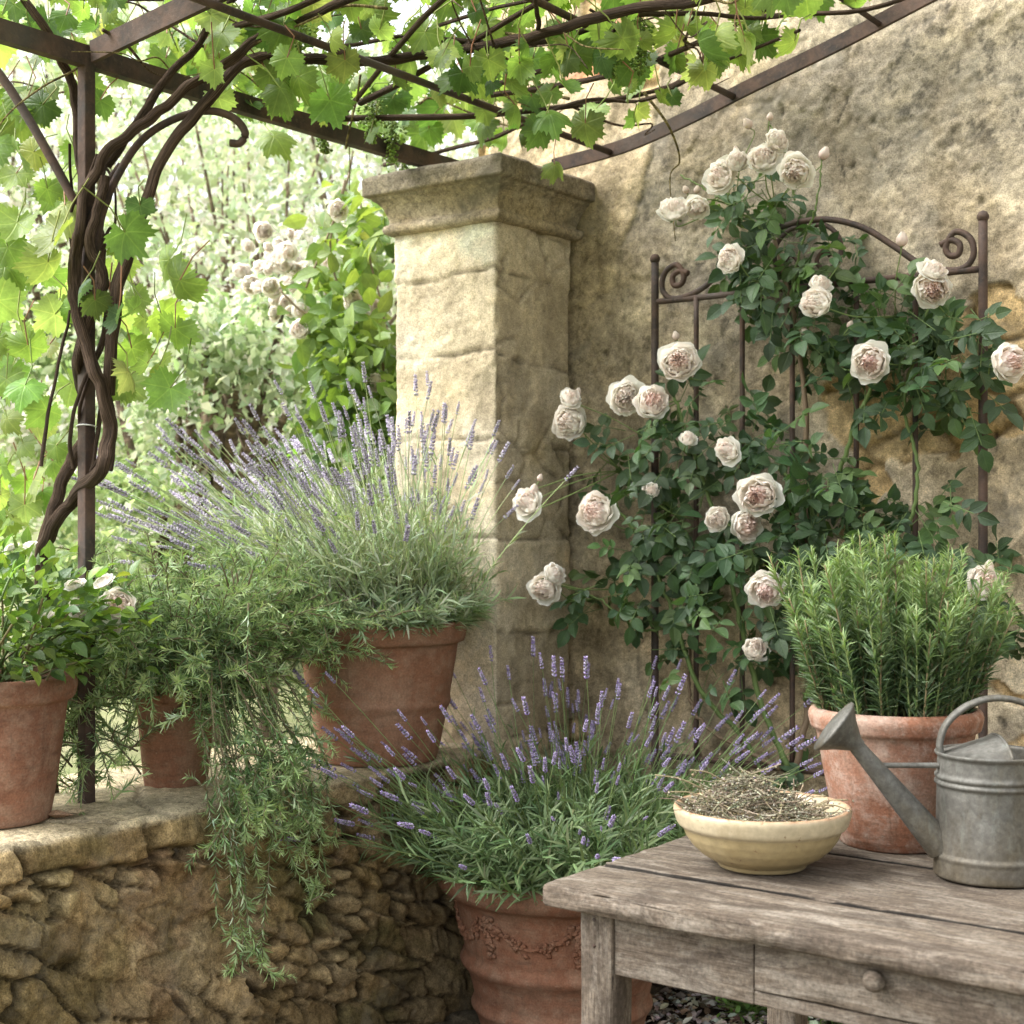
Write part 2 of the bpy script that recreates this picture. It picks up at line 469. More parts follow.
def mat_leaf(name, trans=.35, rough=.45, spec=.35, vein='none', tcol=(1.25, 1.2, .55), back=(1, 1, 1), soft=.7):
    m = NT(name); c = m.attr('Col'); uv = m.attr('luv', True)
    sx = m.n('ShaderNodeSeparateXYZ'); m.l(uv, sx.inputs[0])
    x, y, z = sx.outputs
    bh = None
    if vein == 'grape':
        ang = m.math('ARCTAN2', y, x)
        r = m.math('SQRT', m.math('ADD', m.math('MULTIPLY', x, x), m.math('MULTIPLY', y, y)))
        d = None
        for a in (0, .95, -.95, 1.95, -1.95):
            e = m.math('MULTIPLY', m.math('ABSOLUTE', m.math('SUBTRACT', ang, a)), r)
            d = e if d is None else m.math('MINIMUM', d, e)
        main = m.ramp(d, [(.006, 1.0), (.035, 0.0)])
        w = m.math('SINE', m.math('MULTIPLY', m.math('ADD', r, m.math('MULTIPLY', d, -.9)), 44.0))
        side = m.math('MULTIPLY', m.ramp(w, [(.80, 0.0), (1.0, 1.0)]), .35)
        vv = m.math('MAXIMUM', main, side)
        c = m.mix(m.math('MULTIPLY', vv, .55), c, m.mix(1.0, c, (1.7, 1.5, 1.5), 'MULTIPLY'))
        bh = m.math('MULTIPLY', vv, -1.0)
        wn = m.noise(m.obj(), 60, 4, .7)
        c = m.mix(m.math('MULTIPLY', m.ramp(m.math('ADD', z, m.math('MULTIPLY', wn, .5)), [(1.18, 0.0), (1.26, 1.0)]), .7), c, (.30, .17, .06))
        c = m.mix(1.0, c, m.ramp(m.noise(m.obj(), 12, 5, .6), [(.3, .7), (.7, 1.25)]), 'MULTIPLY')
    elif vein == 'leaf':
        mid = m.ramp(m.math('ABSOLUTE', y), [(.03, 1.0), (.14, 0.0)])
        w = m.math('SINE', m.math('MULTIPLY', m.math('ADD', x, m.math('MULTIPLY', m.math('ABSOLUTE', y), -.25)), 40.0))
        side = m.math('MULTIPLY', m.ramp(w, [(.5, 0.0), (1.0, 1.0)]), .3)
        vv = m.math('MAXIMUM', mid, side)
        c = m.mix(m.math('MULTIPLY', vv, .45), c, m.mix(1.0, c, (1.6, 1.5, 1.4), 'MULTIPLY'))
        bh = m.math('MULTIPLY', vv, -1.0)
    o = m.obj()
    c = m.mix(soft, c, m.ramp(m.noise(o, 38, 4), [(.3, .72), (.7, 1.25)]), 'MULTIPLY')
    geo = m.n('ShaderNodeNewGeometry')
    cb = m.mix(geo.outputs['Backfacing'], c, m.mix(1.0, c, back, 'MULTIPLY'))
    nor = m.bump(bh, .35, .004) if bh is not None else None
    sh = m.bsdf(cb, rough, nor, spec=spec)
    if trans > 0:
        tr = m.n('ShaderNodeBsdfTranslucent'); m.l(m.mix(1.0, c, tcol, 'MULTIPLY'), tr.inputs['Color'])
        mx = m.n('ShaderNodeMixShader'); mx.inputs[0].default_value = trans
        m.l(sh, mx.inputs[1]); m.l(tr.outputs[0], mx.inputs[2]); sh = mx.outputs[0]
    return m.done(sh)

def mat_attr(name, rough=.7, spec=.25, bscale=0, bstr=.3, bdist=.004, vary=.5, vscale=30):
    m = NT(name); o = m.obj(); c = m.attr('Col')
    c = m.mix(vary, c, m.ramp(m.noise(o, vscale, 6, .65), [(.3, .6), (.7, 1.4)]), 'MULTIPLY')
    nor = m.bump(m.noise(o, bscale, 6, .65), bstr, bdist) if bscale else None
    return m.done(m.bsdf(c, rough, nor, spec=spec))

def mat_bark(name):
    m = NT(name); o = m.obj(); c = m.attr('Col'); uv = m.attr('luv', True)
    n = m.noise(m.mapping(uv, (16, 26, 1)), 1.6, 7, .7, .4); n2 = m.noise(o, 90, 5, .7)
    c = m.mix(1.0, c, m.ramp(n, [(.34, .3), (.5, 1.0), (.66, 2.3)]), 'MULTIPLY')
    h = m.math('ADD', n, m.math('MULTIPLY', n2, .5))
    return m.done(m.bsdf(c, .9, m.bump(h, 1.0, .02), spec=.15))

def mat_iron(name):
    m = NT(name); o = m.obj()
    n1 = m.noise(o, 14, 8, .7, .3); n2 = m.noise(o, 90, 6, .7); n3 = m.noise(o, 4, 4)
    c = m.mix(m.ramp(n1, [(.38, 0.0), (.62, 1.0)]), (.040, .032, .028), (.105, .064, .046))
    c = m.mix(m.math('MULTIPLY', m.ramp(n2, [(.55, 0.0), (.7, 1.0)]), .6), c, (.14, .098, .074))
    c = m.mix(m.math('MULTIPLY', m.ramp(n3, [(.52, 0.0), (.65, 1.0)]), .45), c, (.125, .112, .105))
    h = m.math('ADD', n1, m.math('MULTIPLY', n2, .6))
    return m.done(m.bsdf(c, .72, m.bump(h, .5, .004), metal=.15, spec=.3))

def mat_zinc(name):
    m = NT(name); o = m.obj()
    n1 = m.noise(o, 11, 8, .65, .5); n2 = m.noise(m.mapping(o, (20, 20, 4)), 2.4, 6, .7); n3 = m.noise(o, 55, 6, .7); n4 = m.noise(o, 6, 5, .6, .8)
    c = m.mix(m.ramp(n1, [(.35, 0.0), (.65, 1.0)]), (.085, .081, .070), (.155, .150, .135))
    c = m.mix(m.math('MULTIPLY', m.ramp(n4, [(.46, 0.0), (.64, 1.0)]), .7), c, (.11, .09, .055))
    c = m.mix(m.math('MULTIPLY', m.ramp(n2, [(.52, 0.0), (.7, 1.0)]), .45), c, (.20, .215, .195))
    c = m.mix(m.math('MULTIPLY', m.ramp(n3, [(.58, 0.0), (.72, 1.0)]), .45), c, (.085, .065, .045))
    sx = m.n('ShaderNodeSeparateXYZ'); m.l(o, sx.inputs[0])
    c = m.mix(m.ramp(m.math('ADD', sx.outputs[2], m.math('MULTIPLY', n1, .12)), [(.06, .6), (.17, 0.0)]), c, (.10, .075, .042))
    c = m.mix(1.0, c, m.ramp(m.noise(o, 120, 4, .7), [(.3, .75), (.7, 1.25)]), 'MULTIPLY')
    vz = m.n('ShaderNodeTexVoronoi', i_Scale=70.0); m.l(o, vz.inputs['Vector'])
    c = m.mix(.35, c, m.ramp(vz.outputs['Color'], [(0.0, .6), (1.0, 1.4)]), 'MULTIPLY')
    r = m.ramp(n1, [(.3, .46), (.7, .78)])
    return m.done(m.bsdf(c, r, m.bump(m.math('ADD', n1, m.math('MULTIPLY', n3, .4)), .25, .004), metal=.35, spec=.35))

def mat_glaze(name):
    m = NT(name); o = m.obj()
    n1 = m.noise(o, 12, 6, .6, .4); n2 = m.noise(o, 34, 6, .75)
    sx = m.n('ShaderNodeSeparateXYZ'); m.l(o, sx.inputs[0])
    c = m.mix(m.ramp(n1, [(.35, 0.0), (.65, 1.0)]), (.46, .375, .215), (.38, .295, .15))
    c = m.mix(m.ramp(sx.outputs[2], [(.012, 0.0), (.085, 1.0)]), m.mix(.5, c, (.32, .24, .12)), c)
    c = m.mix(m.ramp(m.math('ADD', sx.outputs[2], m.math('MULTIPLY', n1, .006)), [(.0665, 0.0), (.070, 1.0)]), c, (.52, .44, .295))
    c = m.mix(m.ramp(m.math('ADD', sx.outputs[2], m.math('MULTIPLY', n2, .009)), [(.1010, 0.0), (.1035, 1.0)]), c, (.45, .27, .16))
    chip = m.ramp(n2, [(.635, 0.0), (.655, 1.0)])
    c = m.mix(chip, c, (.19, .10, .05)); n6 = m.noise(o, 60, 5, .7); c = m.mix(1.0, c, m.ramp(n6, [(.3, .78), (.7, 1.15)]), 'MULTIPLY')
    c = m.mix(m.ramp(m.noise(o, 9, 7, .7, .8), [(.52, 0.0), (.7, .5)]), c, (.33, .25, .13))
    return m.done(m.bsdf(c, m.ramp(n1, [(.3, .30), (.7, .45)]), m.bump(n1, .12, .004), spec=.45))

def mat_wood(name, along='X'):
    m = NT(name); o = m.obj(); tone = m.attr('Col')
    sc = (1.0, 26, 26) if along == 'X' else ((26, 1.0, 26) if along == 'Y' else (26, 26, 1.0))
    sc2 = (3.0, 110, 110) if along == 'X' else ((110, 3.0, 110) if along == 'Y' else (110, 110, 3.0))
    ax = lambda lo, hi: tuple(lo if x < 5 else hi for x in sc)
    n1 = m.noise(m.mapping(o, ax(2.2, 46)), 2.2, 9, .74, 1.3); n2 = m.noise(m.mapping(o, ax(5, 190)), 1.5, 7, .75, .6)
    n3 = m.noise(m.mapping(o, ax(3, 8)), 1.7, 9, .72, .9); n4 = m.noise(m.mapping(o, ax(4, 15)), 2.0, 9, .75, .7); n5 = m.noise(m.mapping(o, ax(1.1, 21)), 3.4, 6, .7, 1.8); n6 = m.noise(o, 130, 5, .75)
    c = m.mix(m.ramp(n1, [(.34, 0.0), (.5, .55), (.66, 1.0)]), (.115, .092, .072), (.27, .235, .195))
    c = m.mix(m.math('MULTIPLY', m.ramp(n2, [(.40, 1.0), (.52, 0.0)]), .55), c, (.06, .046, .036))
    c = m.mix(m.math('MULTIPLY', m.ramp(n4, [(.47, 0.0), (.62, 1.0)]), .7), c, (.40, .375, .335))
    c = m.mix(m.math('MULTIPLY', m.ramp(n3, [(.49, 0.0), (.62, 1.0)]), .75), c, (.085, .070, .058))
    c = m.mix(1.0, c, m.ramp(n6, [(.32, .6), (.68, 1.4)]), 'MULTIPLY')
    c = m.mix(m.ramp(n5, [(.645, 0.0), (.675, .9)]), c, (.03, .023, .018))
    c = m.mix(1.0, c, tone, 'MULTIPLY')
    h = m.math('ADD', m.math('MULTIPLY', n1, .6), m.math('ADD', m.math('MULTIPLY', n2, .7), m.math('MULTIPLY', m.ramp(n5, [(.64, 1.0), (.68, 0.0)]), .7)))
    return m.done(m.bsdf(c, .82, m.bump(h, .55, .006), spec=.2))

def mat_ground(name, c1, c2, c3, sc=3.0):
    m = NT(name); o = m.obj()
    n1 = m.noise(o, sc, 8, .65); n2 = m.noise(o, sc * 8, 7, .7)
    c = m.mix(m.ramp(n1, [(.35, 0.0), (.65, 1.0)]), c1, c2)
    c = m.mix(m.ramp(n2, [(.48, 0.0), (.66, .8)]), c, c3)
    return m.done(m.bsdf(c, .95, m.bump(m.math('ADD', n1, n2), .5, .03), spec=.1))

M_WALL = mat_stone('lime_plaster', 150, .30, (.97, .955, .915), lichen=.5, con=.75)
M_PIL = mat_stone('limestone', 150, .4, (.86, .835, .79), lichen=.18, con=.45)
M_CAP = mat_stone('weathered_limestone', 130, .6, (.68, .635, .57), lichen=1.0)
M_RUB = mat_stone('rubble_stone', 150, .65, (1.10, 1.06, .98), lichen=.3, pits=.2)
M_TER_A = mat_terracotta('terracotta_warm', (.34, .158, .094), (.46, .34, .24), (.15, .085, .055), .42, 1.0)
M_TER_B = mat_terracotta('terracotta_plain', (.36, .170, .100), (.48, .35, .25), (.17, .095, .06), .42, 4.0)
M_TER_C = mat_terracotta('terracotta_salted', (.38, .175, .105), (.55, .44, .36), (.16, .095, .06), .8, 9.0)
M_TER_D = mat_terracotta('terracotta_aged', (.34, .165, .105), (.48, .36, .27), (.14, .085, .06), .5, 14.0)
M_IRON = mat_iron('rusted_iron'); M_ZINC = mat_zinc('aged_zinc'); M_GLAZE = mat_glaze('ochre_glaze')
M_WOODX = mat_wood('weathered_wood', 'X'); M_WOODZ = mat_wood('weathered_wood_upright', 'Z'); M_WOODY = mat_wood('weathered_wood_cross', 'Y')
M_BARK = mat_bark('vine_bark')
M_GRAPE = mat_leaf('vine_leaf', .5, .42, .35, 'grape', (1.38, 1.45, .75), (1.15, 1.1, 1.2))
M_ROSELEAF = mat_leaf('rose_leaf', .22, .45, .35, 'leaf', (1.3, 1.5, .5), (1.3, 1.3, 1.3))
M_SHRUBLEAF = mat_leaf('shrub_leaf', .38, .4, .4, 'leaf', (1.5, 1.5, .5))
M_HERB = mat_leaf('herb_leaf', .25, .5, .35, 'none', (1.3, 1.4, .6), (1.25, 1.25, 1.3))
M_FAR = mat_leaf('far_leaf', .5, .5, .4, 'none', (1.25, 1.25, .95), soft=.4)
M_PETAL = mat_leaf('rose_petal', .45, .6, .12, 'none', (1.03, 1.0, .97), soft=.1)
M_SPIKE = mat_attr('lavender_flower', .75, .15, vary=.35, vscale=160)
M_STEM = mat_attr('green_stem', .6, .3, vary=.3)
M_SOIL = mat_attr('soil', .95, .1, 90, .8, .01, .8, 60)
M_DRY = mat_attr('dried_herb', .85, .15, vary=.4, vscale=120)
M_PAVE = mat_stone('paving_stone', 120, .5, (.6, .56, .5), lichen=.5)
M_GARDEN = mat_ground('garden_earth', (.20, .22, .10), (.30, .27, .17), (.13, .18, .06), 1.2)
M_WIRE = mat_attr('tie_wire', .4, .5, vary=.2)

# ------------------------------------------------------------------ ground
mb = MB()
xs = np.r_[np.linspace(-220, -12, 12), np.linspace(-11, 12, 40), np.linspace(14, 220, 12)]
ys = np.r_[np.linspace(-220, -8, 12), np.linspace(-7, 16, 40), np.linspace(18, 220, 12)]
X, Y = np.meshgrid(xs, ys, indexing='ij')
Z = np.full(X.size, -.05) + (fbm(np.c_[X.ravel() * .6, Y.ravel() * .6, X.ravel() * 0], 3) - .5) * .03
mb.add(np.c_[X.ravel(), Y.ravel(), Z], grid_faces(len(xs), len(ys)), None, (.3, .3, .2))
solo('ground', mb, M_GARDEN, kind='structure')

mb = MB()
xs = np.r_[np.arange(-2.46, -.4, .012), np.linspace(-.38, 2.6, 40)]; ys = np.r_[np.linspace(-1.5, 2.2, 40), np.arange(2.22, 3.6, .012)]
X, Y = np.meshgrid(xs, ys, indexing='ij'); x = X.ravel(); y = Y.ravel()
wx = fbm(np.c_[x * 3, y * 3, x * 0], 3) - .5
f1, f2, cid = voronoi(x / .55 + wx * .4, y / .42 + wx * .3, 5, .6)
e = sstep(0, .07, f2 - f1)
bed = sstep(3.02, 3.12, y + wx * .2) * sstep(-2.08, -1.98, x + wx * .2)
zz = e * .016 + (fbm(np.c_[x * 20, y * 20, x * 0], 4) - .5) * .014 + cid * .006
zz = zz * (1 - bed) + bed * (.01 + fbm(np.c_[x * 45, y * 45, x * 0], 3) * .03)
c = mixc((.10, .085, .06), (.22, .19, .145), e * (.6 + .4 * cid))
c = mixc(c, (.035, .027, .02), bed)
mb.add(np.c_[x, y, zz], grid_faces(len(xs), len(ys)), None, c)
solo('paving', mb, M_PAVE, kind='structure')

# leaf litter and pebbles at the wall foot
mb = MB()
n = 1500
P = np.c_[rng.uniform(-2.0, -.7, n), rng.uniform(3.0, 3.44, n), rng.uniform(.03, .05, n)]
scatter(mb, *BLADE[:2], P, rand_dirs(n) * [1, 1, .25], nrm(rand_dirs(n) * .5 + [0, 0, 1]), rng.uniform(.012, .035, n), pick([(.42, .37, .30), (.20, .14, .09), (.10, .07, .045), (.30, .24, .16), (.5, .46, .4)], n, .2), BLADE[2])
bv = BLOB[0] * [1, .75, .5]
n = 700
P = np.c_[rng.uniform(-2.0, -.7, n), rng.uniform(3.0, 3.42, n), rng.uniform(.025, .04, n)]
scatter(mb, bv, BLOB[1], P, rand_dirs(n) * [1, 1, .2], nrm(rand_dirs(n) * .3 + [0, 0, 1]), rng.uniform(.012, .045, n), pick([(.34, .31, .27), (.16, .13, .1), (.46, .43, .38)], n, .2))
solo('leaf_litter', mb, mat_attr('litter', .9, .15, vary=.5, vscale=60), kind='stuff', smooth=False,
     label='pale leaf litter and pebbles on the dark soil under the table', cat='leaf litter')

# ------------------------------------------------------------------ house wall
WV = 3.5
def wall_mesh():
    us = np.r_[np.arange(-2.74, -.86, .0065), np.linspace(-.84, 3.2, 60)]
    zs = np.r_[np.arange(-.06, 2.72, .0065), np.linspace(2.75, 4.6, 40)]
    U, Z = np.meshgrid(us, zs, indexing='ij'); u = U.ravel(); z = Z.ravel(); o = u * 0
    p = np.c_[u, z, o]
    big = fbm(p * 1.3 + 9, 4); mid = fbm(p * 5 + 2, 5); fine = fbm(p * 26 + 4, 4); vf = fbm(p * 75, 3)
    # trowelled render, dragged at a slant
    th = .5; ru = u * math.cos(th) + z * math.sin(th); rz = -u * math.sin(th) + z * math.cos(th)
    drag = fbm(np.c_[ru * 14, rz * 60, o], 4)
    h = (big - .5) * .020 + (mid - .5) * .006 + (fine - .5) * .005 + (drag - .5) * .0035 + (vf - .5) * .0045
    # where the render has come away, rubble shows
    w1 = fbm(p * 4 + 31, 4) - .5; w2 = fbm(p * 4 + 57, 4) - .5
    loss_f = fbm(p * 1.9 + 40, 5, gain=.55) + .10 * sstep(-2.0, -2.45, u) + .05 * sstep(.7, .2, z)
    vis = (u < -1.0) & (z < 2.5); q_ = np.quantile(loss_f[vis], .84); loss = sstep(q_, q_ + .006, loss_f)
    f1, f2, cid = voronoi(u / .19 + w1 * .9, z / .12 + w2 * .9, 3)
    st = sstep(.02, .22, f2 - f1)
    hs = -.022 + st * .011 + (cid - .5) * .008 + (mid - .5) * .014 + (fine - .5) * .010
    h = h * (1 - loss) + hs * loss
    # cracks
    cr1, cr2, _ = voronoi(u / .62 + w1 * 1.6 + (fine - .5) * .25, z / .75 + w2 * 1.6 + (mid - .5) * .5, 21)
    crm = sstep(.38, .50, fbm(p * 1.7 + 77, 3))
    crack = (1 - sstep(.004, .020, cr2 - cr1 + (vf - .5) * .012)) * crm
    # long cracks, and the edge of an upper coat of render
    def line_d(pts):
        Q = np.array([at(a_, b_, v=WV) for a_, b_ in pts]); d_ = np.full(u.shape, 9.0)
        uu = u + (mid - .5) * .05 + (fine - .5) * .02; zz_ = z + (fbm(p * 6 + 300, 4) - .5) * .05
        for A_, B_ in zip(Q[:-1], Q[1:]):
            ax_, az_, bx_, bz_ = A_[0], A_[2], B_[0] - A_[0], B_[2] - A_[2]
            t_ = np.clip(((uu - ax_) * bx_ + (zz_ - az_) * bz_) / (bx_ * bx_ + bz_ * bz_), 0, 1)
            d_ = np.minimum(d_, np.hypot(uu - ax_ - t_ * bx_, zz_ - az_ - t_ * bz_))
        return d_
    for pts, wd, thr in ((((724, 102), (705, 122), (690, 140), (668, 158)), .007, 0), (((929, 120), (955, 112), (985, 108), (1014, 94), (1040, 96)), .010, 0), (((1030, 160), (1003, 180), (990, 205), (1000, 218)), .007, 0),
                         (((575, 300), (600, 300), (632, 322), (640, 350), (625, 372)), .008, 0), (((573, 220), (577, 300), (572, 400), (579, 470), (570, 560)), .008, .5), (((700, 430), (742, 392), (775, 373), (790, 340)), .006, 0),
                         (((640, 560), (655, 600), (640, 650), (650, 720)), .007, 0), (((870, 150), (905, 190), (898, 215)), .005, .45), (((845, 90), (838, 150), (850, 210)), .005, .5), (((990, 420), (1000, 480), (985, 520)), .005, .4)):
        ck = (1 - sstep(wd * .25, wd * .75, line_d(pts))) * sstep(max(thr, .40) - .06, max(thr, .40) + .03, fbm(p * 16 + 400, 3)) * (.55 + .45 * vf)
        crack = np.maximum(crack * .8, ck)
    edge_pts = np.array([at(a_, b_, v=WV) for a_, b_ in ((668, 60), (655, 120), (640, 190), (622, 245), (612, 285), (588, 305), (560, 312))])
    ub = np.interp(-z, -edge_pts[:, 2], edge_pts[:, 0], left=edge_pts[0, 0], right=-9.0)
    coat = sstep(-.004, .004, ub - u + (mid - .5) * .10 + (fine - .5) * .03)
    h += coat * .006 - coat * (fine - .5) * .003
    h -= crack * .0045
    # chips
    c1, _, cc = voronoi(u / .045, z / .045, 8)
    chip = (cc > .93) * (1 - sstep(.10, .26, c1 + (vf - .5) * .3)) * sstep(.4, .6, mid)
    h -= chip * .006
    h = np.clip(h, -.05, .045)
    flake = sstep(.0, .01, fbm(p * 3.3 + 170, 5, gain=.6) - .56); h += flake * .004 * (1 - loss)
    # colour
    warm = np.array([.51, .44, .33]); pale = np.array([.58, .525, .425]); grey = np.array([.30, .275, .23]); och = np.array([.46, .385, .275])
    c = mixc(warm, pale, sstep(.42, .66, mid * .5 + big * .5))
    tone = fbm(p * 2.3 + 15, 5, gain=.6)
    c = mixc(c, grey, sstep(.44, .60, tone) * .9)
    c = mixc(c, grey * .8, sstep(.50, .60, fbm(np.c_[(u - .35 * z) * 5, z * 1.6, o] + 120, 5)) * sstep(1.2, 2.1, z) * .75)
    c = mixc(c, (.62, .57, .46), sstep(.54, .64, fbm(p * 6 + 130, 5)) * .5)
    c = mixc(c, och, sstep(.45, .7, fbm(p * 3.1 + 70, 4)) * .55)
    # warm bottom and corner, greyed band under the rafter
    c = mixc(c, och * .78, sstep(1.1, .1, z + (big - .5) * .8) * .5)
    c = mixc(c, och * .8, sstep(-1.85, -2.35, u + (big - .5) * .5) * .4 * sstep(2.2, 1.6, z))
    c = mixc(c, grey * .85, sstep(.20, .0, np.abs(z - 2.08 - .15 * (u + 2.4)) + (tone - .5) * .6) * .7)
    c = mixc(c, pale * 1.02, sstep(2.15, 2.5, z + (big - .5) * .5) * .6)  # sunlit upper wall painted paler
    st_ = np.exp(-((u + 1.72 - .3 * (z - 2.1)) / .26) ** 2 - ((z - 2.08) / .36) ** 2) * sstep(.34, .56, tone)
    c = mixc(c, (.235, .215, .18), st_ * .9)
    gr_ = sstep(1.55, 2.05, z + (big - .5) * .7) * sstep(.40, .54, fbm(p * 4 + 250, 6, gain=.65)); c = mixc(c, (.33, .305, .26), gr_ * .6)
    sp_ = sstep(.60, .66, fbm(p * 34 + 260, 4, gain=.7)); c = c * (1 - .4 * sp_ * sstep(.42, .6, fbm(p * 3 + 280, 3)))[:, None]
    c = mixc(c, (.56, .48, .345), coat * .7)
    c = mixc(c, (.27, .235, .175), sstep(.50, .60, fbm(np.c_[(u + z * .2) * 7, z * 3.2, o] + 210, 6, gain=.6)) * .55)
    stc = mixc((.42, .32, .18), (.55, .45, .30), cid); stc = mixc(stc, (.40, .21, .13), (cid > .86) * .8)
    stc = mixc((.24, .17, .09), (1, 1, 1), st) * stc if False else stc * (.55 + .45 * st)[:, None]
    c = c * (1 - loss[:, None]) + stc * loss[:, None]
    rim = (1 - sstep(0, .02, np.abs(loss_f - q_ - .003)))
    c = c * (1 + .22 * rim[:, None] * (1 - loss[:, None]))
    c = c * (1 - .75 * crack[:, None]) * (1 - .35 * chip[:, None])
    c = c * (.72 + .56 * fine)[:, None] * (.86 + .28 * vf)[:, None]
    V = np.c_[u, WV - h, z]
    nu, nz = len(us), len(zs); c = c * np.array([1.06, 1.0, .92]) * (1 - .16 * sstep(1.75, 2.15, z + (big - .5) * .4) * sstep(-2.05, -1.75, u))[:, None]  # upper right also painted darker, where little sun falls
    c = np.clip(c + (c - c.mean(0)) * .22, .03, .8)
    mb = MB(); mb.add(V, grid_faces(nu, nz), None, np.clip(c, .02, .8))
    # ends, top and back of the wall
    idx = np.arange(nu * nz).reshape(nu, nz)
    loop = np.r_[idx[:, 0], idx[-1, 1:], idx[-2::-1, -1], idx[0, -2:0:-1]]
    A = V[loop]; B = A.copy(); B[:, 1] = WV + .42
    k = len(loop); i = np.arange(k); j = (i + 1) % k
    mb.add(np.r_[A, B], np.c_[i, i + k, j + k, j], None, (.5, .42, .3))
    mb.add([(us[0], WV + .42, zs[0]), (us[-1], WV + .42, zs[0]), (us[-1], WV + .42, zs[-1]), (us[0], WV + .42, zs[-1])], [(0, 3, 2, 1)], None, (.5, .42, .3))
    return mb
solo('house_wall', wall_mesh(), M_WALL, 'tall old garden wall in cracked ochre lime render behind the trellis', 'wall')

# ------------------------------------------------------------------ pillar
PU0, PU1, PV0, PV1 = -2.735, -2.38, 3.127, 3.47
pil = thing('stone_pillar', 'square limestone pillar with a moulded weathered capital against the wall', 'pillar', ((PU0 + PU1) / 2, (PV0 + PV1) / 2, 0))
def square_loop(u0, u1, v0, v1, r, step):
    """rounded square loop, points and outward normals, starting on the front face"""
    pts, nor = [], []
    cs = [(u1 - r, v0 + r, -PI / 2), (u1 - r, v1 - r, 0), (u0 + r, v1 - r, PI / 2), (u0 + r, v0 + r, PI)]
    for i, (cx, cy, a0) in enumerate(cs):
        for t in np.linspace(0, PI / 2, 4):
            pts.append((cx + r * math.cos(a0 + t), cy + r * math.sin(a0 + t))); nor.append((math.cos(a0 + t), math.sin(a0 + t)))
        nx = cs[(i + 1) % 4]
        a = np.array(pts[-1]); b = np.array((nx[0] + r * math.cos(nx[2]), nx[1] + r * math.sin(nx[2])))
        L = np.linalg.norm(b - a); m = max(2, int(L / step))
        for t in np.arange(1, m) / m:
            pts.append(tuple(a + (b - a) * t)); nor.append(nor[-1])
    return np.array(pts), np.array(nor)
lp, ln = square_loop(PU0, PU1, PV0, PV1, .012, .0075)
zs = np.arange(-.02, 2.06, .0075)
k, nz = len(lp), len(zs)
u = np.repeat(lp[:, 0], nz); v = np.repeat(lp[:, 1], nz); z = np.tile(zs, k)
nx = np.repeat(ln[:, 0], nz); ny = np.repeat(ln[:, 1], nz)
p3 = np.c_[u, v, z]
mid = fbm(p3 * 7 + 3, 5); fine = fbm(p3 * 34, 4); big = fbm(p3 * 2.2 + 5, 3)
zj = z + (fbm(np.c_[u * 3, v * 3, z * 2] + 8, 3) - .5) * .06 + .012 * ny
joints = np.array([.16, .40, .66, .93, 1.185, 1.44, 1.665, 1.885])
dj = np.min(np.abs(zj[:, None] - joints[None]), axis=1)
blk = np.searchsorted(joints, zj)
br = _h(blk, (nx > .5).astype(int), blk * 0, 4)
jm = sstep(.40, .58, fbm(p3 * 4.5 + 22, 3))
groove = (1 - sstep(.001, .007, dj + (fine - .5) * .012)) * (.10 + .9 * jm)
chipm = sstep(.57, .70, fbm(p3 * 5 + 50, 5))
corner = (np.abs(nx) > .05) & (np.abs(ny) > .05)
h = (mid - .5) * .010 + (fine - .5) * .007 + (fbm(p3 * 85, 3) - .5) * .004 - groove * .008 + (br - .5) * .008 - chipm * .007
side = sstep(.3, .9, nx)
f1, f2, cid = voronoi(v / .13 + (mid - .5), z / .12 + (big - .5), 13)
sp = sstep(.47, .56, fbm(p3 * 3.0 + 61, 4)) * side
h += sp * (sstep(0, .12, f2 - f1) * .012 - .012)
flare = sstep(.62, .0, z) * .03
h += flare
c = mixc((.68, .59, .44), (.76, .69, .56), sstep(.35, .65, mid))
c = mixc(c, (.50, .42, .29), sstep(.45, .66, fbm(p3 * 3.4 + 12, 4)) * .6)
c = mixc(c, (.40, .36, .30), sstep(.52, .70, fbm(np.c_[u * 5, v * 5, z * 2.2] + 90, 5)) * .7)
c = mixc(c, (.46, .37, .25), side * .55)  # right face painted darker and browner, as the side turned from the light
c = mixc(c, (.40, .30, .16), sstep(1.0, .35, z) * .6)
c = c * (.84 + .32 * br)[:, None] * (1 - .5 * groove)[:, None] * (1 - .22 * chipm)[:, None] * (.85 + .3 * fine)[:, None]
c = c * (1 - .25 * (sp * (1 - sstep(0, .12, f2 - f1))))[:, None]
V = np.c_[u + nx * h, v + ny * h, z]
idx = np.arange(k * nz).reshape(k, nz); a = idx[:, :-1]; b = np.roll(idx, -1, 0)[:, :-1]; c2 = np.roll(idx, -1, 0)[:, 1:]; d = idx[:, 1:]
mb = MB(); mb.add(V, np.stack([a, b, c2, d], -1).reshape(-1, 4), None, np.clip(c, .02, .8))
part('shaft', mb, M_PIL, pil)
# capital: moulding profile swept round the shaft
prof = dense_prof([(-.03, 2.020), (.012, 2.022), (.023, 2.028), (.026, 2.038), (.023, 2.049), (.011, 2.053), (.011, 2.061), (.016, 2.078), (.024, 2.098), (.035, 2.112), (.046, 2.118), (.048, 2.126), (.062, 2.127), (.065, 2.130), (.066, 2.172), (.063, 2.178), (.050, 2.186), (-.06, 2.192), (-.17, 2.196)], 90)
lp, ln = square_loop(PU0, PU1, PV0, PV1, .004, .009)
k = len(lp); m = len(prof)
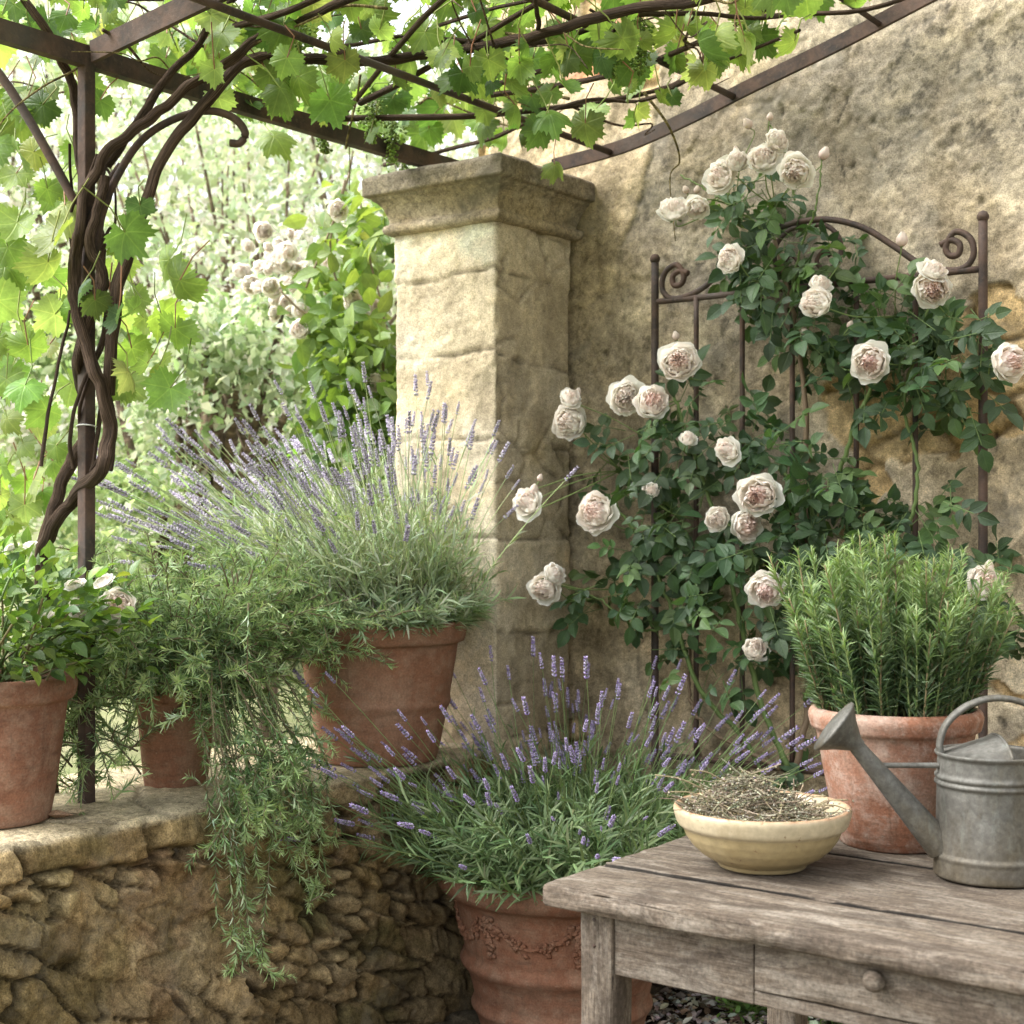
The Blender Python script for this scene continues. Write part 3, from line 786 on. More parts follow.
# offset by mitred normals: scale the loop about its centre
cu, cv = (PU0 + PU1) / 2, (PV0 + PV1) / 2; hu, hv = (PU1 - PU0) / 2, (PV1 - PV0) / 2
ru = (lp[:, 0] - cu) / hu; rv = (lp[:, 1] - cv) / hv
u = (cu + ru[:, None] * (hu + prof[None, :, 0])).ravel(); v = (cv + rv[:, None] * (hv + prof[None, :, 0])).ravel()
v = np.minimum(v, 3.53)
z = np.tile(prof[:, 1], k); p3 = np.c_[u, v, z]
nn = fbm(p3 * 22 + 3, 5) - .5; n2 = fbm(p3 * 6 + 9, 4)
top = sstep(2.12, 2.18, z)
er = sstep(.55, .8, fbm(p3 * 9 + 33, 4))
dx = np.repeat(ln[:, 0], m); dy = np.repeat(ln[:, 1], m)
amp = nn * .007 - er * .008
V = np.c_[u + dx * amp, v + dy * amp, z + nn * .004 * (.3 + top) - er * top * .010 + (n2 - .5) * .006 * top]
c = mixc((.52, .45, .33), (.60, .54, .43), sstep(.4, .6, n2)); c = mixc(c, (.27, .25, .215), sstep(2.08, 2.17, z + nn * .12) * .8); c = mixc(c, (.42, .36, .26), sstep(.5, .7, fbm(p3 * 8 + 80, 4)) * .4)
mb = MB(); idx = np.arange(k * m).reshape(k, m); a = idx[:, :-1]; b = np.roll(idx, -1, 0)[:, :-1]; c2 = np.roll(idx, -1, 0)[:, 1:]; d = idx[:, 1:]
mb.add(V, np.stack([a, b, c2, d], -1).reshape(-1, 4), None, c)
part('capital', mb, M_CAP, pil)

# ------------------------------------------------------------------ low rubble wall
LW, LH, LB = -2.40, .63, -3.02
def low_wall():
    path = [(LW + .07, -.03), (LW + .03, .3), (LW, LH - .022), (LW - .006, LH - .006), (LW - .022, LH), (LB + .05, LH), (LB, LH - .05), (LB, -.08)]
    pr = dense_prof(path, 300)
    tn = np.gradient(pr, axis=0); tn = nrm(tn); nr = np.c_[tn[:, 1], -tn[:, 0]]
    for _ in range(3): nr[1:-1] = nrm(nr[:-2] + nr[1:-1] * 2 + nr[2:])
    vs = np.r_[np.linspace(.2, 1.3, 60)[:-1], np.arange(1.3, 3.20, .0058)]
    k, m = len(pr), len(vs)
    s = np.r_[0, np.cumsum(np.hypot(*np.diff(pr, axis=0).T))]
    S = np.repeat(s, m); v = np.tile(vs, k); pu = np.repeat(pr[:, 0], m); pz = np.repeat(pr[:, 1], m)
    nu_ = np.repeat(nr[:, 0], m); nz_ = np.repeat(nr[:, 1], m)
    p = np.c_[pu, v, pz]
    w1 = fbm(p * 4 + 11, 4) - .5; w2 = fbm(p * 4 + 29, 4) - .5; mid = fbm(p * 9 + 2, 5); fine = fbm(p * 36, 4); big = fbm(p * 2 + 6, 3); vf = fbm(p * 90, 3)
    topm = sstep(.58, .62, pz) * sstep(.4, .9, nz_)
    edge_z = LH - .070 + w1 * .09 + w2 * .05
    cop = sstep(-.004, .004, pz - edge_z)                               # coping course of longer stones
    q = -.42                                                            # the courses dip
    a1 = v * math.cos(q) + S * math.sin(q); b1 = -v * math.sin(q) + S * math.cos(q)
    f1, f2, ci1, ax1, ay1 = voronoi_o(a1 / .15 + w1 * .9, b1 / .066 + w2 * .9, 4, .95)
    k1, k2, kc, kx, ky = voronoi_o(a1 / .085 + w1 * .9, b1 / .04 + w2 * .9, 14, 1.0)          # small packing stones in patches
    small = sstep(.53, .57, fbm(p * 3.4 + 31, 3))
    g1, g2, gid, gx_, gy_ = voronoi_o(v / .25 + w1 * .6, S / 3 + .5, 7, .7)
    F1, F2, FI, FX, FY = voronoi_o(v / .30 + w1 * .5, pu / .27 + w2 * .5, 9, .8)
    sel = lambda T_, C_, A_, B_: np.where(topm > .5, T_, np.where(cop > .5, C_, np.where(small > .5, A_, B_)))
    e = sel(F2 - F1, (g2 - g1), (k2 - k1) * .5, f2 - f1); ci = sel(FI, gid, kc, ci1); ex = sel(FX, gx_, kx, ax1); ey = sel(FY, gy_ * 0, ky, ay1)
    fr = lambda m_: np.modf(ci * m_)[0] - .5
    fill = sstep(.57, .66, fbm(p * 2.6 + 71, 4)) * (1 - topm)            # mortar smeared over the joints
    jc = (1 - sstep(.0, .009, np.abs(pz - edge_z))) * (nz_ < .4)
    gap = 1 - sstep(.015, .105, e + (fine - .5) * .07)
    gap = np.maximum(gap, jc) * (1 - .85 * fill) * (1 - .6 * topm)
    chisel = fbm(np.c_[a1 * 9, b1 * 34, ci * 40], 4)
    crag = np.abs(fbm(p * 13 + 44, 4) - .5) * 2                           # broken, ridged faces
    facet = ex * fr(7.3) * .075 + ey * fr(13.7) * .065
    shoulder = sstep(0, .14, e) * .010
    h = shoulder + fr(3.1) * .026 + facet * .8 + (mid - .5) * .016 - crag * .016 + (chisel - .5) * .014 + (fine - .5) * .010 + (vf - .5) * .008 - gap * .022
    hf = (big - .5) * .03 + (mid - .5) * .020 - crag * .014 + (fine - .5) * .010 + (vf - .5) * .005 + fr(3.1) * .010
    h = h * (1 - fill * .75) + hf * fill * .75
    h_top = sstep(.0, .05, F2 - F1) * .007 + (FI - .5) * .010 + (mid - .5) * .007 + (fine - .5) * .006 + (vf - .5) * .003
    h = h * (1 - topm) + h_top * topm
    h = h + (big - .5) * .03 * (1 - topm)
    pal = np.array([(.30, .235, .135), (.37, .295, .18), (.235, .18, .105), (.34, .27, .17), (.27, .215, .14)])
    c = pal[np.clip((ci * 5).astype(int), 0, 4)]
    c = mixc(c, (.32, .25, .15), fill * .6)
    c = c * (.62 + .76 * chisel)[:, None] * (.72 + .56 * fine)[:, None]
    c = mixc(c, (.44, .38, .27), sstep(.54, .66, fbm(p * 8 + 140, 5)) * .45)
    c = mixc(c, (.27, .165, .11), sstep(.60, .70, fbm(p * 6 + 93, 4)) * .4)
    c = mixc(c, (.095, .10, .038), sstep(.46, .62, fbm(p * 5 + 17, 5)) * .65 * (1 - topm) * (.5 + .5 * sstep(1.7, 2.5, v)))
    c = c * (1 - .25 * sstep(2.0, 2.9, v) * (1 - topm))[:, None]  # light fading toward the pillar, painted into the wall face
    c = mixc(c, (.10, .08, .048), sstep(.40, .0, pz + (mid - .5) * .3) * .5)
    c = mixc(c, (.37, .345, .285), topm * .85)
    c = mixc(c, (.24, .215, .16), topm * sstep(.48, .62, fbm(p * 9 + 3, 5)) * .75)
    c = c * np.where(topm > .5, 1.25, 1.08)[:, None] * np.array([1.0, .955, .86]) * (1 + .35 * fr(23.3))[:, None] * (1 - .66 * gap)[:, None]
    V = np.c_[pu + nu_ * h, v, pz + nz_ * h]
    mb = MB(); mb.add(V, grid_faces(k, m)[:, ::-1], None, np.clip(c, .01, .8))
    return mb
solo('low_wall', low_wall(), M_RUB, 'low rubble stone wall carrying the flowerpots at left', 'wall')
# loose stone chip on the wall
mb = MB(); ch = at(57, 814, z=.645)
bv = BLOB[0] * [1.6, 1.0, .35]; scatter(mb, bv, BLOB[1], [ch, ch + [.02, .03, .004]], np.array([[1, .4, 0], [.3, 1, 0.]]), np.array([[0, .1, 1], [.1, 0, 1.]]), [.05, .035], np.array([(.36, .24, .17), (.42, .34, .24)]))
solo('stone_chip', mb, M_RUB, 'small flat reddish stone chip lying on the low wall by the iron post', 'stone', smooth=False)

# ------------------------------------------------------------------ pergola
post_b = at(86.5, 806, z=.63)
PX, PY = post_b[0], post_b[1]
BZ = 2.222
perg = thing('metal_pergola', 'rusty iron pergola of flat bars carrying the grapevine', 'pergola', (PX, PY, .63))
mb = MB(); rough_box(mb, (PX - .0138, PY - .0138, .60), (PX + .0138, PY + .0138, BZ + .01), .05, .003, .0006, 2)
part('post', mb, M_IRON, perg, smooth=True)
def bar(mb, pts, w, h, n=24):
    """flat bar of width w and height h along a path (upright section)"""
    P = smooth_path(pts, n) if len(pts) > 2 else np.asarray(pts, float)
    T = nrm(np.gradient(P, axis=0)); S_ = nrm(np.cross(T, np.array([0, 0, 1.]) + 0 * T)); U_ = np.cross(S_, T)
    cs = np.array([(-1, -1), (1, -1), (1, 1), (-1, 1)]) * .5
    V = P[:, None] + S_[:, None] * (cs[None, :, 0, None] * w) + U_[:, None] * (cs[None, :, 1, None] * h)
    n = len(P); idx = np.arange(n * 4).reshape(n, 4); a = idx[:-1]; b = idx[1:]
    q = np.stack([a, b, np.roll(b, -1, 1), np.roll(a, -1, 1)], -1).reshape(-1, 4)
    mb.add(V.reshape(-1, 3), np.r_[q, [idx[0], idx[-1][::-1]]], None, (.1, .08, .06))
def roof_z(u): return BZ + .15 * (u - PX)
mb = MB(); bar(mb, [(PX, .2, BZ + .01), (PX, 3.36, BZ + .002)], .026, .044); part('beam', mb, M_IRON, perg, smooth=False)
mb = MB(); bar(mb, [(PX + .02, PY, BZ + .012), (PX + .7, PY, BZ + .10), (PX + 1.5, PY, BZ + .25), (PX + 2.3, PY, BZ + .33)], .012, .046); part('rafter', mb, M_IRON, perg, smooth=False)
RV = 3.42
rc = [at(x, y, v=RV) for x, y in ((553, 166), (624, 146), (690, 117), (749, 87), (835, 45), (921, 0))]
rc.append(rc[-1] + (rc[-1] - rc[-2]) * 3.0)
mb = MB(); bar(mb, rc, .012, .036, 40); part('rafter', mb, M_IRON, perg, smooth=False)
def on_rc(px):
    P = smooth_path(rc, 200)
    w = P - CAM; X_ = 512 + F * (w @ RGT) / (w @ FWD)
    return P[np.argmin(np.abs(X_ - px))]
for px in (612, 735, 879):
    a = on_rc(px) + [0, -.004, -.006]
    b = np.array([a[0], .3, a[2] + .02])
    mb = MB(); tubes(mb, np.linspace(a, b, 12), .0085 if px != 879 else .007, 8); part('rod', mb, M_IRON, perg)
# curved brackets springing from the post, one ends in a hook
dpost = float((post_b - CAM) @ FWD)
hook = [at(x, y, d=dpost - .02 + .0 * x) for x, y in ((94, 255), (103, 210), (118, 175), (140, 142), (170, 121), (205, 111), (232, 117), (245, 132), (240, 143), (230, 143))]
mb = MB(); tubes(mb, smooth_path(hook, 50), .0105, 8, flat=.8); part('bracket', mb, M_IRON, perg)
arm = [at(x, y, d=dpost + .01) for x, y in ((84, 225), (72, 197), (52, 160), (28, 118), (0, 75), (-40, 30))]
mb = MB(); tubes(mb, smooth_path(arm, 36), .0125, 8, flat=.8); part('bracket', mb, M_IRON, perg)
mb = MB(); arm2 = [at(x, y, d=dpost + .03) for x, y in ((98, 235), (103, 205), (112, 180), (122, 165))]
tubes(mb, smooth_path(arm2, 20), .010, 8); part('bracket', mb, M_IRON, perg)
for py in (427, 651):
    c0 = at(87, py, d=dpost); an = np.linspace(0, 2 * PI, 13)
    mb = MB(); tubes(mb, np.c_[c0[0] + .0215 * np.cos(an), c0[1] + .0215 * np.sin(an), c0[2] + .004 * np.cos(an + 1)], .0017, 5, (.6, .6, .58)); part('wire_tie', mb, M_WIRE, perg)

# ------------------------------------------------------------------ grapevine
vine = thing('grape_vine', 'old twisted grapevine climbing the iron post and roofing the pergola', 'grapevine', tuple(at(38, 590, d=3.32)[:2]) + (.63,))
def pp(lst, d=None):
    return [at(x, y, d=(d if d is not None else dpost) + o) for x, y, o in lst]
BR = (.115, .078, .055)
def cane(pts, r0, r1, seed, n=70, seg=12, name='branch'):
    mb = MB(); P = bark_tube(mb, pts, r0, r1, n, seg, seed, BR); part(name, mb, M_BARK, vine); return P
def hz(lst, z=2.30): return [at(x, y, z=z) for x, y in lst]
root = at(38, 590, d=3.32); root2 = np.array([root[0], root[1], .64])
T1 = cane([root2, root] + pp([(52, 535, .06), (74, 500, .03), (98, 468, -.05), (108, 430, -.05), (103, 390, -.04), (92, 350, -.05), (80, 310, -.05), (76, 270, -.05), (74, 235, -.04), (86, 195, -.05), (108, 160, -.05), (150, 112, -.04), (190, 88, -.04), (225, 66, -.04), (260, 42, -.02), (300, 20, .0)]) + hz([(345, 4), (390, -14)], 2.30), .0155, .008, 3, 170, 14, 'trunk')
T2 = cane([root2 + [.02, .02, 0], root + [.03, .0, 0]] + pp([(48, 528, .08), (60, 485, .07), (76, 450, .07), (88, 420, .06), (82, 385, .05), (80, 350, -.04), (95, 305, -.05), (100, 275, -.05), (92, 245, -.05), (97, 210, -.05), (104, 180, -.04)]), .0135, .010, 5, 100, 14, 'trunk')
T3 = cane(pp([(90, 380, .04), (84, 340, .05), (90, 300, .05), (99, 250, .05), (88, 200, .05), (76, 150, .04), (70, 95, .04), (62, 55, .0), (38, 15, -.05), (15, -20, -.05)]), .011, .008, 8, 80, 12, 'trunk')
B1 = T1[120:]
B2 = cane(pp([(108, 395, -.05), (112, 340, -.06), (120, 285, -.06), (133, 235, -.04), (150, 185, -.04), (172, 140, -.04), (205, 102, -.03), (245, 67, .0), (290, 60, .06)]) + hz([(340, 57), (395, 57), (450, 55), (500, 44), (540, 34), (590, 22), (660, 6), (730, -12)], 2.29), .013, .010, 15, 120)
B3 = cane(hz([(452, 91), (490, 86), (530, 74), (572, 58), (600, 42), (615, 28)], 2.29), .007, .004, 18, 40, 8)
B4 = cane(hz([(385, 166), (440, 152), (495, 138), (550, 113), (597, 100), (640, 101), (680, 85), (720, 62), (800, 30)], 2.27), .006, .0035, 21, 60, 8)
B5 = cane(pp([(104, 165, .0), (140, 120, .0), (170, 75, .02), (200, 40, .04), (240, -5, .05)]), .010, .007, 25, 40, 10)
B6 = cane(hz([(245, 35), (270, 22), (330, 45), (400, 35), (470, 15), (560, -5)], 2.36), .006, .004, 27, 50, 8)
B7 = cane(hz([(540, 35), (537, 15), (533, -10)], 2.30) , .006, .004, 30, 20, 8)
B8 = cane(hz([(620, 17), (700, 15), (760, 18), (800, 14)], 2.33), .006, .003, 33, 30, 8)
B9 = cane(pp([(42, 465, -.05), (45, 430, -.06), (55, 380, -.05), (66, 335, -.04), (70, 310, -.03)]), .0045, .003, 36, 40, 6)
for k_ in range(5):                       # thin stems winding up the trunk and post
    ph_ = rng.uniform(0, 6); fr_ = rng.uniform(2.0, 3.4); rr_ = rng.uniform(.028, .05); pts_ = []
    for t_ in np.linspace(0, 1, 16):
        y_ = 470 - t_ * rng.uniform(300, 330); x_ = 92 + 6 * math.sin(t_ * 3 + k_)
        c_ = at(x_, y_, d=dpost); pts_.append(c_ + [rr_ * math.cos(ph_ + fr_ * 6.28 * t_ * .5), rr_ * math.sin(ph_ + fr_ * 6.28 * t_ * .5), 0])
    cane(pts_, rng.uniform(.004, .0065), .003, 60 + k_, 70, 7)
roofc = []
for i in range(10):                       # canes on the part of the roof above the frame
    y0 = rng.uniform(1.0, 3.2); x0 = rng.uniform(-2.7, -2.2)
    pts = [(x0, y0, roof_z(x0) + .05)]
    for s in range(5): pts.append((pts[-1][0] + rng.uniform(.25, .45), pts[-1][1] + rng.uniform(-.25, .25), roof_z(pts[-1][0]) + rng.uniform(.03, .10)))
    roofc.append(pts)
mbr = MB()
for i, pts in enumerate(roofc): bark_tube(mbr, pts, .008, .004, 40, 7, 40 + i, BR)
part('branch', mbr, M_BARK, vine)

for i in range(22):
    x_, y_ = rng.uniform(20, 800), rng.uniform(-10, 120); a_ = at(x_, y_, z=2.27 + rng.uniform(0, .06)); dq = nrm(np.array([rng.normal(0, 1), rng.normal(0, 1), rng.normal(-.05, .25)]))
    if a_[1] > 3.3 or a_[0] < -3.2: continue
    Q = [a_ + dq * t_ * .42 + rng.normal(0, .022, 3) for t_ in (0, .25, .5, .75, 1.0)]
    Q = [np.array([q_[0], min(q_[1], 3.38), q_[2]]) for q_ in Q]
    mb = MB(); tubes(mb, smooth_path(Q, 26), np.linspace(rng.uniform(.002, .0045), .0012, 26)[None], 6, BR if rng.random() < .6 else (.2, .16, .07)); part('twig', mb, M_BARK, vine)
GP, GX, GN, GS, GC = [], [], [], [], []
LIGHT = [(.30, .43, .12), (.25, .38, .10), (.38, .49, .18), (.22, .35, .09)]
MID = [(.13, .22, .06), (.18, .28, .075), (.10, .18, .05), (.24, .34, .10)]
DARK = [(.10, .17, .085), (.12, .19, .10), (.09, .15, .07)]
def gl(P, S, cols, face=None, fw=.7):
    n = len(P); P = np.asarray(P)
    N = rand_dirs(n) * .75 + (np.array([0, 0, .55]) if face is None else face)
    X_ = rand_dirs(n) * .6 + np.array([0, 0, -.75])
    GP.append(P); GX.append(X_); GN.append(N); GS.append(np.broadcast_to(S, (n,)).astype(float) * .88); GC.append(pick(cols, n, .16) * .82)
# roof foliage
n = 490
u = rng.uniform(-3.0, -1.0, n); v = rng.uniform(1.75, 3.36, n)
keep = rng.random(n) < (1 - .8 * sstep(-1.7, -1.0, u) * sstep(2.4, 3.1, v))
P = np.c_[u, v, roof_z(u) + rng.normal(.15, .06, n)][keep]
gl(P, rng.uniform(.06, .135, len(P)), MID + LIGHT, -FWD * .55 + np.array([0, 0, .4]))
n = 110  # unseen leaves above the frame, added to shade wall and table
u = rng.uniform(-2.9, -.8, n); v = rng.uniform(.5, 1.75, n)
gl(np.c_[u, v, roof_z(u) + rng.normal(.1, .06, n)], rng.uniform(.10, .16, n), MID)
def along(Pth, n, sp, drop=.03):
    i = rng.integers(int(len(Pth) * .15), len(Pth), n)
    return Pth[i] + rng.normal(0, sp, (n, 3)) + [0, 0, -drop]
for Pth, n_, sp in ((B2, 44, .075), (B1, 22, .08), (B3, 16, .06), (B4, 30, .055), (B6, 22, .07), (B8, 10, .05)):
    P = along(Pth[int(len(Pth) * .35):] if Pth is B2 else Pth, n_, sp, .02)
    gl(P, rng.uniform(.055, .12, n_), LIGHT + MID, -FWD * .6 + np.array([0, 0, .35]))
# backlit column of leaves round the trunk
def pxl(lst, cols, sz, face=-FWD * .9, do=(-.12, .22)):
    P = np.array([at(x, y, d=dpost + rng.uniform(*do)) for x, y in lst]); gl(P, sz, cols, face)
def region(n, x0, x1, y0, y1, do, excl=None):
    out = []
    while len(out) < n:
        x, y = rng.uniform(x0, x1), rng.uniform(y0, y1)
        if excl is None or not excl(x, y): out.append((x, y))
    return out
gap = lambda x, y: (x > 95 and y > 175 and rng.random() < .55) or (x > 130 and y > 150 and y < 235)
L_ = region(48, -60, 75, 130, 420, 0); pxl(L_, LIGHT, rng.uniform(.08, .15, 48), do=(.03, .55))
L_ = region(17, 110, 185, 245, 400, 0); pxl(L_, LIGHT, rng.uniform(.07, .13, 17), do=(.0, .35))
L_ = region(40, -60, 260, -30, 120, 0); pxl(L_, LIGHT + MID, rng.uniform(.07, .14, 40), do=(.08, .6))
L_ = region(20, -30, 60, 400, 520, 0); pxl(L_, LIGHT, rng.uniform(.08, .13, 20), do=(.1, .5))
pxl([(180, 280), (160, 365), (170, 388), (128, 372), (60, 232), (48, 262), (28, 345), (25, 385), (65, 205), (134, 310)], LIGHT, np.array([.13, .11, .12, .10, .14, .12, .11, .11, .12, .08]), do=(-.09, .0))
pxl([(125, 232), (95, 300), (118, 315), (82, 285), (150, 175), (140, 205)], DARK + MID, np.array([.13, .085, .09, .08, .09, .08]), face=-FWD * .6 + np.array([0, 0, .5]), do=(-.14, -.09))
pxl([(330, 100), (345, 60), (425, 32), (470, 66), (760, 35), (810, 40), (745, 8), (540, 130), (515, 105), (690, 130), (660, 118), (620, 30), (130, 30), (100, 100), (215, 30)], MID + LIGHT, np.array([.14, .10, .11, .09, .13, .11, .10, .10, .08, .10, .09, .10, .1, .1, .1]), do=(.0, .2))
GP = np.concatenate(GP); GX = np.concatenate(GX); GN = np.concatenate(GN); GS = np.concatenate(GS); GC = np.concatenate(GC)
# leaves are tied in above the bars: few hang below the beam and the wall rafter
w_ = GP - CAM; LX = 512 + F * (w_ @ RGT) / (w_ @ FWD); LY = HY - F * w_[:, 2] / (w_ @ FWD)
sz_ = GS * F / (w_ @ FWD)
low_r = (LX > 545) & (LY + sz_ * .45 > 172 - .45 * (LX - 553)) & (LX < 960)
low_b = (LX > 120) & (LX <= 545) & (LY + sz_ * .35 > np.minimum(40 + .30 * LX, 152)) & (GS < 1) & (LY > 60) & (LY < 330) & ~((LX < 200) & (LY > 220))
ok = (GP[:, 1] < 3.40) & ~(low_r & (rng.random(len(GP)) < .90)) & ~(low_b & (rng.random(len(GP)) < .86)); GP, GX, GN, GS, GC = GP[ok], GX[ok], GN[ok], GS[ok], GC[ok]
mb = MB(); kind_ = rng.integers(0, 6, len(GP))
for i in range(6):
    s = kind_ == i
    scatter(mb, GRAPES[i][0], GRAPES[i][1], GP[s], GX[s], GN[s], GS[s], GC[s], GRAPES[i][2])
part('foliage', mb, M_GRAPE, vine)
mb = MB(); Xn = nrm(GX)
base = GP; mid_ = GP - Xn * (GS * .45)[:, None] + [0, 0, .01]; end = GP - Xn * (GS * .75)[:, None] + np.c_[rng.normal(0, .02, (len(GP), 2)), rng.uniform(.0, .05, len(GP))]
tubes(mb, np.stack([base, mid_, end], 1), .0016, 4, pick([(.22, .25, .07), (.28, .14, .08), (.24, .30, .08)], len(GP)))
part('leaf_stalks', mb, M_STEM, vine)
# green unripe bunches
for (x, y, z_) in ((325, 118, 2.27), (392, 128, 2.27), (372, 108, 2.29), (640, 32, 2.3), (612, 38, 2.3), (402, 160, 2.23), (300, 30, 2.33)):
    c0 = at(x, y, z=z_); n = 150; t = rng.random(n) ** .8
    P = c0 + np.c_[rng.normal(0, 1, (n, 2)) * (.022 * (1 - t * .7))[:, None], -t * .11 + .02]
    mb = MB(); 
    for j in (0, .6):
        scatter(mb, BLOB[0], BLOB[1], P, rand_dirs(n), rand_dirs(n), rng.uniform(.006, .010, n), pick([(.22, .34, .06), (.30, .42, .10), (.16, .26, .05)], n))
    tubes(mb, np.stack([c0 + [0, 0, .04], c0, c0 - [0, 0, .08]]), .0016, 5, (.2, .25, .08))
    tubes(mb, np.stack([np.c_[np.full(n, c0[0]), np.full(n, c0[1]), P[:, 2] + .01], P], 1), .0008, 3, (.2, .27, .08))
    part('grape_bunch', mb, M_HERB, vine)
# ------------------------------------------------------------------ trellis
TV = 3.41
tp = lambda x, y: at(x, y, v=TV)
tr = thing('iron_trellis', 'rusty wrought iron trellis with scrolled top leaning on the rendered wall', 'trellis', (tp(815, 500)[0], TV, 0))
uL, uR = tp(655, 300)[0], tp(983, 300)[0]
zT = tp(655, 302)[2]
for u_, zt in ((uL, tp(655, 262)[2]), (uR, tp(983, 220)[2])):
    mb = MB(); tubes(mb, np.linspace((u_, TV, 0.0), (u_, TV, zt), 20), .0105, 10)
    lathe(mb, [(.001, -.014), (.010, -.011), (.0135, -.004), (.0138, .003), (.009, .011), (.001, .014)], (u_, TV, zt + .008), 14); part('post', mb, M_IRON, tr)
for zz in (zT, .62):
    mb = MB(); tubes(mb, np.linspace((uL, TV, zz), (uR, TV, zz), 16), .0085, 8); part('rail', mb, M_IRON, tr)
for px in (697, 743, 793, 857, 916):
    u_ = tp(px, 400)[0]
    mb = MB(); tubes(mb, np.linspace((u_, TV - .004, .62), (u_, TV - .004, zT), 16), .0068, 8); part('bar', mb, M_IRON, tr)
W_ = uR - uL; um = (uL + uR) / 2
def arch_pts():
    L_ = []
    for x, z in ((.115, .075), (.085, .085), (.062, .070), (.066, .045), (.09, .045), (.10, .07), (.075, .105), (.035, .085), (.025, .04), (.05, .008), (.10, .006), (.17, .03), (.25, .09), (.33, .145), (.42, .178), (.5, .186)):
        L_.append((x, z))
    R_ = [(1 - x, z) for x, z in L_[::-1][1:]]
    return [(uL + x * W_, TV, zT + z * W_ / 1.0) for x, z in L_ + R_]
mb = MB(); tubes(mb, smooth_path(arch_pts(), 150), .0078, 8, ref=(0, 1, .02)); part('scroll_arch', mb, M_IRON, tr)
for sg in (-1, 1):
    sc_ = [(um + sg * x, TV, zT + z) for x, z in ((.01, .15), (.05, .145), (.085, .11), (.085, .06), (.05, .035), (.025, .06), (.045, .085), (.06, .07))]
    mb = MB(); tubes(mb, smooth_path(sc_, 50), .006, 8, ref=(0, 1, .02)); part('scroll', mb, M_IRON, tr)

# ------------------------------------------------------------------ climbing rose
def petal_grid(R, H, a0, half, open_, ruffle, nu=7, nw=6, r_=None, tip=.0):
    """one petal as a patch of a cup: R top radius, H height, half angular width"""
    V, C = [], []
    ph = r_.uniform(0, 6, 2)
    for j in range(nw + 1):
        w = j / nw
        rad = R * (math.sin(w * PI / 2 * .95) ** .8) * (1 + open_ * max(0, w - .55) ** 1.4 * (1 if open_ > 0 else 1.6))
        hh = H * (w ** 1.5) - max(open_, 0) * H * 1.3 * max(0, w - .62) ** 1.3
        pr = math.sin(PI * (.12 + .62 * w)) * (1 if w < .85 else 1 - (w - .85) * 1.4)
        for i in range(nu + 1):
            s = i / nu * 2 - 1
            a = a0 + s * half * pr
            edge = abs(s) ** 3 * w
            rr = rad * (1 - .10 * edge) + ruffle * R * math.sin(s * 5 + ph[0]) * w * w
            zz = hh - .12 * H * edge * w + ruffle * H * math.cos(s * 4 + ph[1]) * w * w
            V.append((rr * math.cos(a), rr * math.sin(a), zz)); C.append(w)
    return np.array(V), grid_faces(nw + 1, nu + 1), np.array(C)
def rose_mesh(seed, openness=1.0, pink=1.0):
    r_ = np.random.default_rng(seed); mb = MB()
    outer = np.array([.97, .89, .83]); cream = np.array([.97, .92, .86]); pinkc = np.array([.98, .79, .73]) * pink + outer * (1 - pink); deep = np.array([.99, .71, .645]) * pink + outer * (1 - pink)
    whorls = [(5, .98, .76, .74, .42 * openness, .07, outer, cream), (6, .96, .92, .62, .10 * openness, .06, outer, cream), (6, .90, 1.0, .56, -.25, .06, pinkc * .2 + outer * .8, outer),
              (8, .78, 1.0, .46, -.5, .07, pinkc * .6 + outer * .4, outer), (9, .66, 1.02, .42, -.7, .10, pinkc, pinkc * .6 + outer * .4), (9, .54, 1.02, .42, -.8, .12, deep, pinkc), (8, .42, 1.02, .45, -.8, .14, deep, pinkc), (7, .30, 1.0, .5, -.8, .14, deep, pinkc), (6, .18, .98, .6, -.8, .14, deep, pinkc), (4, .09, .95, .8, -.8, .14, deep, pinkc)]
    for k, (n, R, H, hf, op, rf, cb, ce) in enumerate(whorls):
        off = r_.uniform(0, 6)
        for i in range(n):
            s = 1 + r_.normal(0, .07)
            v, q, w = petal_grid(.5 * R * s, .46 * H * (1 + r_.normal(0, .06)), off + i * 2 * PI / n + r_.normal(0, .12), hf * 1.45, op + r_.normal(0, .10), rf, r_=r_)
            c = mixc(cb, ce, w) * (1 + r_.normal(0, .03))
            v = v + [0, 0, -.20 + .012 * k]
            mb.add(v, q, None, np.clip(c, 0, .93))
    # calyx
    for i in range(5):
        a = i * 2 * PI / 5; X_ = np.array([[math.cos(a), math.sin(a), -.1]])
        scatter(mb, BLADE[0], BLADE[1], np.array([[0, 0, -.17]]), X_, np.array([[0, 0, 1.]]), .3, (.12, .2, .06))
    me = mb.mesh('rose_bloom'); me.materials.append(M_PETAL); return me
def bud_mesh(seed, green=.35):
    r_ = np.random.default_rng(seed); mb = MB()
    for k, (n, R) in enumerate(((4, .50), (4, .40), (3, .26))):
        for i in range(n):
            v, q, w = petal_grid(.5 * R * 1.5, .66, k + i * 2 * PI / n, .95, -.6, .03, r_=r_)
            rr = np.hypot(v[:, 0], v[:, 1]); sc = 1 - .7 * np.clip(v[:, 2] / .66, 0, 1) ** 2.2; v[:, 0] *= sc; v[:, 1] *= sc
            mb.add(v + [0, 0, -.3], q, None, mixc(np.array([.82, .62, .57]), np.array([.87, .80, .73]), w))
    for i in range(5):
        a = i * 2 * PI / 5
        scatter(mb, BLADE[0], BLADE[1], np.array([[.03 * math.cos(a), .03 * math.sin(a), -.34]]), np.array([[.35 * math.cos(a), .35 * math.sin(a), .9]]), np.array([[math.cos(a), math.sin(a), -.3]]), .5, (.14, .24, .07))
    me = mb.mesh('rose_bud'); me.materials.append(M_PETAL); return me
